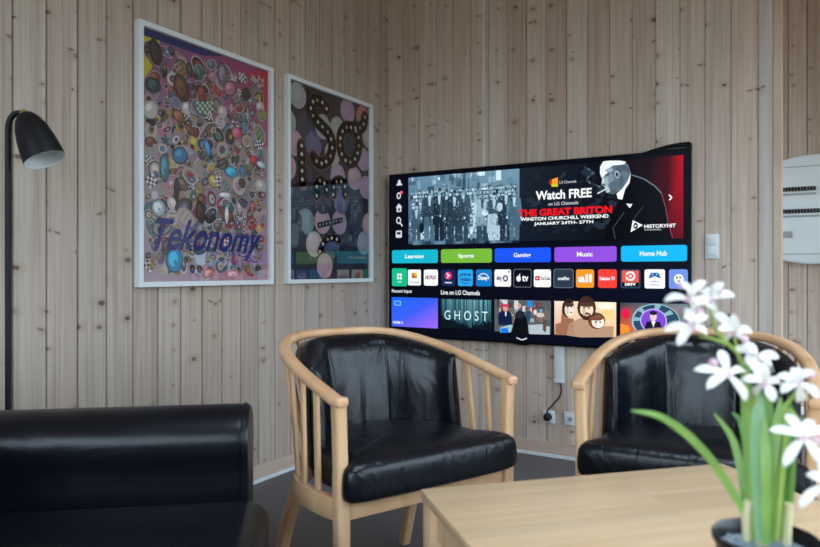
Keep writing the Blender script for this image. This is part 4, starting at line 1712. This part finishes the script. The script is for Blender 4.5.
        zb_ = Vector((0, 0, .415))
        ring = []
        for inner, hh in ((True, hs), (False, hs[-2:0:-1])):
            for h in hh:
                O = (b + zb_).lerp(a + zt_, h) + shift
                I = (d + zb_).lerp(c + zt_ - Vector((0, 0, .004)), h) + shift
                ek = min(1.0, min(kk, NB - kk) / 34.0)
                I = O.lerp(I, .48 + .52 * ek * ek * (3 - 2 * ek))
                e = min(1, min(h, 1 - h) / .09)
                rr = math.sqrt(max(0, 1 - (1 - e) ** 2))
                mid = O.lerp(I, .5)
                if inner:
                    q_ = I + cn * ((puff + .010 * math.sin(PI * h) - .0022 * groove) * rr)
                else:
                    q_ = O
                ring.append(mid + (q_ - mid) * (rr * rnd_ if e < 1 else rnd_))
        rings.append(ring)
    loft(bm, rings)
    finish('back_cushion', bm, 'leather', t, angle=70)
    return t


def place(o, front_l, front_r):
    """stand the chair so its front posts fall on two (sideways, forward) points"""
    a = room(*front_l)
    b = room(*front_r)
    mid = (a + b) / 2
    d = (b - a).normalized()            # chair's left-to-right as we look at its front
    facing = Vector((d.y, -d.x, 0))     # towards the viewer
    o.location = (mid.x, mid.y, 0)
    o.rotation_euler = (0, 0, math.atan2(-facing.x, facing.y))


GRP = 'beech tub chairs facing the coffee table'
ch1 = make_chair('black leather tub chair with pale beech slats, whole chair in view beside the sofa', 'armchair', GRP)
place(ch1, (-.1806, 1.72), (.3023, 2.064))


def copy_tree(o):
    c = o.copy()
    COL.objects.link(c)
    for ch in list(o.children):
        d = ch.copy()
        COL.objects.link(d)
        d.parent = c
        for g in list(ch.children):
            e = g.copy()
            COL.objects.link(e)
            e.parent = d
    return c


ch2 = copy_tree(ch1)
ch2['label'] = 'black leather tub chair partly hidden behind the white flowers and the table'
place(ch2, (.498, 1.972), (1.016, 1.698))

# ------------------------------------------------------------------ sofa
sd = rdir(.988, .152)                # the way the sofa faces
sn = rdir(.152, -.988)               # along the seat, towards the viewer
so = room(-.405, 1.72)
sofa = thing('leather_sofa', 'black leather sofa with a thick rolled arm at the left edge', 'sofa', so, math.atan2(sd.y, sd.x))
# local: +x faces the table, -y runs towards the viewer along the seat, arm on +y side
bm = bmesh.new()


def arm_prof(k=1.0):
    """outline in (y, z): inner face on the -y side"""
    pts = [(-.075, .10), (-.075, .30), (-.076, .42), (-.080, .49), (-.090, .530)]
    for i in range(13):
        a = PI - PI * i / 12
        pts.append((-.002 + .098 * math.cos(a) * 1.0, .560 + .083 * math.sin(a)))
    pts += [(.096, .525), (.088, .48), (.085, .42), (.085, .10)]
    return pts


def make_arm(y_off, mir):
    bm = bmesh.new()
    prof = arm_prof()
    c = Vector((0, 0, .36))
    rings = []
    for x, sc_ in ((-.98, .96), (-.96, 1.0), (-.5, 1.0), (-.03, 1.0), (-.012, .996), (-.004, .982), (0, .95)):
        rings.append([Vector((x, (y * sc_) * mir + y_off, .36 + (z - .36) * (1 - (1 - sc_) * .5))) for y, z in prof])
    loft(bm, rings)
    a = finish('armrest', bm, 'leather_sofa', sofa)
    bm = bmesh.new()
    tube(bm, [Vector((-.013, y * mir * .992 + y_off, z - .0015)) for y, z in prof], .0045, 8)
    finish('piping', bm, 'leather_sofa', a)
    return a


make_arm(0.0, 1)
make_arm(-1.62, -1)
bm = bmesh.new()
box(bm, (-1.0, -1.60, .07), (.02, .02, .24), .02, 3)
finish('base', bm, 'leather_sofa', sofa)


def pad(bm, lo, hi, r, seg=5, puff=0.0):
    box(bm, lo, hi, r, seg)


for k in range(2):
    bm = bmesh.new()
    y1 = -.078 - k * .734
    box(bm, (-.80, y1 - .730, .225), (.052, y1, .435), .05, 6)
    finish('seat_cushion', bm, 'leather_sofa', sofa)
    bm = bmesh.new()
    box(bm, (-.82, y1 - .730, .395), (-.60, y1, .80), .08, 6)
    for v in bm.verts:
        v.co.x += -(v.co.z - .40) * .28
    finish('back_cushion', bm, 'leather_sofa', sofa)
bm = bmesh.new()
box(bm, (-1.06, -1.56, .10), (-.84, -.06, .78), .06, 5)
finish('backrest', bm, 'leather_sofa', sofa)
for x in (-.95, -.04):
    for y in (-1.58, 0.0):
        bm = bmesh.new()
        lathe(bm, [(.022, 0), (.028, .06), (.03, .08)], 16, Matrix.Translation((x, y, 0)), close_ends=True)
        finish('foot', bm, 'black_plastic', sofa)

# ------------------------------------------------------------------ coffee table
TA = .48
TZ = .98 - TA
c_bl = room(.0482 * TA, 3.101 * TA)
c_br = room(1.625 * TA, 3.52 * TA)
tl = (c_br - c_bl).length
td = (c_br - c_bl).normalized()
tab = thing('coffee_table', 'light oak coffee table with square legs under the potted flowers', 'coffee table', c_bl, math.atan2(td.y, td.x))
TW_, TL_ = tl, 1.10
bm = bmesh.new()
box(bm, (0, -TL_, TZ - .022), (TW_, 0, TZ), .003, 2)
finish('tabletop', bm, 'table_wood', tab)
bm = bmesh.new()
box(bm, (.020, -TL_ + .05, TZ - .092), (.040, -.05, TZ - .022))
finish('apron', bm, 'table_leg', tab)
bm = bmesh.new()
box(bm, (TW_ - .040, -TL_ + .05, TZ - .092), (TW_ - .020, -.05, TZ - .022))
finish('apron', bm, 'table_leg', tab)
for y in (-.040, -TL_ + .020):
    bm = bmesh.new()
    box(bm, (.05, y, TZ - .092), (TW_ - .05, y + .020, TZ - .022))
    finish('apron', bm, 'table_leg', tab)
for x in (.004, TW_ - .054):
    for y in (-.054, -TL_ + .004):
        bm = bmesh.new()
        box(bm, (x, y, 0), (x + .05, y + .05, TZ - .022), .003)
        finish('leg', bm, 'table_leg', tab)

# ------------------------------------------------------------------ potted flowers
PY = .951
pot_c = room((765.5 - 410) / FP * PY, PY, TZ)
plant = thing('potted_flower', 'white flowering plant with strap leaves in a black pot on the coffee table', 'plant', pot_c)


def L(px, py, d):
    return at(px, py, d) - pot_c


bm = bmesh.new()
lathe(bm, [(.0005, 0), (.048, 0), (.052, .004), (.066, .096), (.0695, .098), (.070, .106), (.069, .108), (.067, .106), (.0645, .092), (.060, .078), (.0005, .076)], 48)
finish('pot', bm, 'black_plastic', plant)
rnd = random.Random(3)
bm = bmesh.new()
lathe(bm, [(.0005, .088), (.02, .088), (.045, .087), (.0645, .086)], 32)
for k in range(90):
    a, r = rnd.uniform(0, 2 * PI), .060 * math.sqrt(rnd.random())
    s = rnd.uniform(.003, .006)
    bmesh.ops.create_icosphere(bm, subdivisions=1, radius=s, matrix=Matrix.Translation((r * math.cos(a), r * math.sin(a), .088)) @ Matrix.Scale(.7, 4, (0, 0, 1)))
tag(finish('gravel', bm, 'gravel', plant), 'blue-grey gravel filling the pot', kind='stuff')


def blade(pts, w, mat, fold=.25, tip=.12, basew=.7):
    """strap leaf: ribbon with a shallow fold and real thickness"""
    P = spline(pts, 8)
    n = len(P)
    view = (CAM - (P[n // 2] + pot_c)).normalized()
    rings = []
    for i, p in enumerate(P):
        t = (P[min(i + 1, n - 1)] - P[max(i - 1, 0)]).normalized()
        s = t.cross(view).normalized()
        nn = s.cross(t).normalized()
        f = i / (n - 1)
        ww = w * (basew + (1 - basew) * min(1, f / .35)) * min(1.0, math.sqrt(max(0.0, (1 - f) / .30)) if f > .70 else 1.0)
        ww = max(ww, w * tip * .5)
        h = ww / 2
        th = .0007
        rings.append([p - s * h + nn * fold * h, p - nn * 0 - nn * th, p + s * h + nn * fold * h, p + nn * (th * .6)])
    bm = bmesh.new()
    loft(bm, rings)
    return finish('leaf', bm, mat, plant, angle=80)


D = PY
pxm = D / FP
blade([L(752, 540, D), L(745, 514, .95), L(727, 483, .95), L(707, 455, .94), L(684, 432, .93), L(658, 415.6, .92), L(631, 410.5, .91)], 8 * pxm, 'leaf', .2, .3)
blade([L(753, 540, D + .02), L(745, 500, .98), L(740, 467, .99), L(732, 438, 1.0), L(714, 413, 1.01)], 7.5 * pxm, 'leaf', .2, .3)
blade([L(757, 536, D + .03), L(749, 470, 1.0), L(741, 424, 1.02), L(732, 412, 1.03)], 5.5 * pxm, 'leaf_dark', .2, .3)
blade([L(750, 542, D + .01), L(748, 500, .96), L(746, 450, .96), L(744, 405, .96), L(741, 372, .96)], 6 * pxm, 'leaf', .25)
blade([L(766, 545, D - .03), L(766, 505, .92), L(766, 470, .92), L(765, 440, .925), L(764, 418, .93)], 9 * pxm, 'leaf', .3)
blade([L(780, 535, D - .01), L(781, 500, .94), L(783, 470, .94), L(788, 440, .94), L(796, 420, .94)], 7 * pxm, 'leaf', .3)
blade([L(755, 540, D), L(752, 490, .95), L(750, 440, .95), L(749, 395, .95), L(747, 352, .95)], 8 * pxm, 'leaf', .25)
blade([L(760, 542, D - .015), L(759, 500, .94), L(757, 450, .94), L(758, 415, .94), L(759, 385, .945)], 13 * pxm, 'leaf_blue', .3)
blade([L(765, 542, D + .01), L(765, 500, .96), L(767, 450, .96), L(768, 410, .965), L(766, 378, .97)], 11 * pxm, 'leaf', .3)
blade([L(770, 542, D - .02), L(771, 505, .93), L(773, 465, .93), L(777, 425, .935), L(781, 396, .94)], 9 * pxm, 'leaf', .3)
blade([L(783, 520, D + .01), L(783, 480, .96), L(786, 445, .96), L(789, 420, .965), L(790, 402, .97)], 13 * pxm, 'leaf_dark', .35)
blade([L(789, 515, D + .02), L(791, 480, .97), L(792, 455, .975), L(794, 430, .98)], 8 * pxm, 'leaf', .3)
blade([L(776, 540, D + .03), L(777, 500, .985), L(777, 460, .99), L(775, 430, .99)], 8 * pxm, 'leaf_dark', .3)
for pts, r in (([(747, 540), (746, 520), (748, 500)], 4.5), ([(786, 544), (787, 520), (788, 503)], 5.0), ([(762, 544), (762, 528)], 6.5)):
    bm = bmesh.new()
    P = [L(x, y, D - .005 if r > 6 else D) for x, y in pts]
    tube(bm, spline(P, 5) if len(P) > 2 else P, r * pxm, 10)
    tag(finish('leaf_sheath', bm, 'bulb', plant), 'pale leaf base in the pot')
for pts in ([(752, 540, .95), (751, 470, .95), (748, 400, .95), (742, 365, .95), (733, 348, .95), (716, 340, .945), (700, 336, .94)],
            [(758, 540, .95), (756, 460, .96), (750, 395, .96), (741, 362, .96), (735, 340, .96), (733, 328, .96)],
            [(735, 350, .95), (726, 342, .95), (716, 330, .95), (712, 316, .95), (708, 304, .95)],
            [(768, 540, .94), (770, 470, .94), (776, 420, .94), (790, 400, .935), (797, 390, .93)],
            [(776, 540, .93), (781, 480, .92), (785, 430, .91), (783, 412, .91), (792, 412, .905), (803, 428, .90)],
            [(752, 420, .95), (756, 395, .94), (762, 384, .935), (768, 378, .93)]):
    bm = bmesh.new()
    P = [L(x, y, d) for x, y, d in pts]
    tube(bm, spline(P, 6), [2.3 * pxm * (1 - .35 * k / (6 * (len(P) - 1))) for k in range(6 * (len(P) - 1) + 1)], 8)
    finish('stem', bm, 'stem', plant)


def petal(bm, c, tip, w, bend, nrm):
    """one lance-shaped petal from c to tip, arched along nrm"""
    n = 9
    ax = tip - c
    s = ax.cross(nrm).normalized()
    up = s.cross(ax).normalized()
    rings = []
    for i in range(n + 1):
        f = i / n
        p = c + ax * f + up * (bend * 4 * f * (1 - f))
        ww = w * (0.30 + .70 * math.sin(min(1, f / .62) * PI / 2)) * (math.sqrt(max(0, 1 - ((f - .62) / .38) ** 2)) if f > .62 else 1)
        h = max(ww / 2, .0006)
        rings.append([p - s * h + up * .22 * h, p - up * .0010, p + s * h + up * .22 * h, p + up * .0006])
    loft(bm, rings)


flowers = [
    (688, 299, .94, [(664, 301, .02), (681, 283, -.02), (706, 281, -.01), (712, 309, .01), (694, 318, .02)]),
    (711, 299, .95, [(735, 296, .0), (724, 283, -.02), (702, 290, .02), (712, 315, .01), (695, 306, -.015)]),
    (692, 327, .93, [(664, 331, .0), (678, 346, -.015), (707, 337, .01), (688, 308, .02), (708, 316, -.01), (684, 318, -.02)]),
    (734, 333, .95, [(713, 312, .01), (733, 314, -.02), (752, 332, .0), (746, 349, .015), (724, 346, .02), (718, 330, -.015)]),
    (728, 375, .90, [(694, 370, .0), (707, 389, -.02), (746, 401, .005), (720, 350, .02), (745, 372, .02)]),
    (757, 357, .95, [(733, 349, .0), (742, 344, -.01), (779, 358, -.015), (772, 372, .02), (758, 374, .02), (745, 364, -.01)]),
    (765, 384, .92, [(741, 380, .0), (748, 358, .02), (764, 362, -.01), (781, 384, .01), (774, 402, -.015), (756, 398, .02)]),
    (798, 383, .91, [(776, 377, .0), (795, 368, .02), (814, 371, -.02), (819, 398, -.01), (800, 402, .015), (781, 393, -.01)]),
    (803, 438, .87, [(769, 430, .0), (784, 467, -.015), (786, 414, .02), (812, 420, .02), (826, 430, .0), (820, 462, -.01)]),
    (826, 484, .85, [(799, 508, .0), (806, 474, .01), (822, 460, .02), (842, 492, .0), (836, 512, -.01)]),
]
for fi, (x, y, d, tips) in enumerate(flowers):
    c = L(x, y, d)
    nrm = (CAM - (c + pot_c)).normalized()
    bm = bmesh.new()
    for k, (tx, ty, dz) in enumerate(tips):
        tp = L(tx, ty, d + dz)
        petal(bm, c, tp, 10.0 * d / FP, .0065, nrm + Vector((0, 0, .8)))
    fl = finish('flower', bm, 'petal', plant, angle=80)
    bm = bmesh.new()
    bmesh.ops.create_icosphere(bm, subdivisions=2, radius=.0042, matrix=Matrix.Translation(c + nrm * .001))
    for k in range(5):
        a = 2 * PI * k / 5
        e = c + nrm * .010 + (R_ * math.cos(a) + Vector((0, 0, 1)) * math.sin(a)) * .006
        tube(bm, [c, e], .0008, 6)
    tag(finish('flower_centre', bm, 'petal_pink', fl), 'pink flower centre')
for x, y, d, ex, ey in ((720, 291, .95, 717, 282), (681, 288, .93, 683, 281), (733, 325, .94, 733, 316), (700, 316, .94, 698, 308), (714, 366, .90, 712, 359), (808, 377, .90, 815, 371),
                        (765, 372, .94, 763, 364), (814, 444, .87, 817, 436), (742, 341, .94, 748, 337)):
    bm = bmesh.new()
    a, b = L(x, y, d), L(ex, ey, d - .005)
    pts = [a.lerp(b, k / 6) for k in range(7)]
    tube(bm, pts, [max(.0012, 4.6 * d / FP * math.sin(PI * (.15 + .8 * k / 6))) for k in range(7)], 10)
    tag(finish('bud', bm, 'petal_pink', plant), 'pink bud')

# ------------------------------------------------------------------ camera
cam = bpy.data.cameras.new('camera')
co = bpy.data.objects.new('camera', cam)
COL.objects.link(co)
co.location = CAM
co.rotation_euler = (PI / 2, 0, TH)
cam.sensor_fit = 'HORIZONTAL'
cam.sensor_width = 36.0
cam.lens = FP / 820 * 36.0
cam.shift_y = (271.0 - 273.5) / 820.0
cam.clip_start = .05
cam.dof.use_dof = True
cam.dof.focus_distance = 2.9
cam.dof.aperture_fstop = 3.2
sc.camera = co
sc.view_settings.view_transform = 'Standard'
sc.view_settings.look = 'None'
sc.view_settings.exposure = 0.0
sc.view_settings.gamma = 1.0
sc.view_settings.use_curve_mapping = False
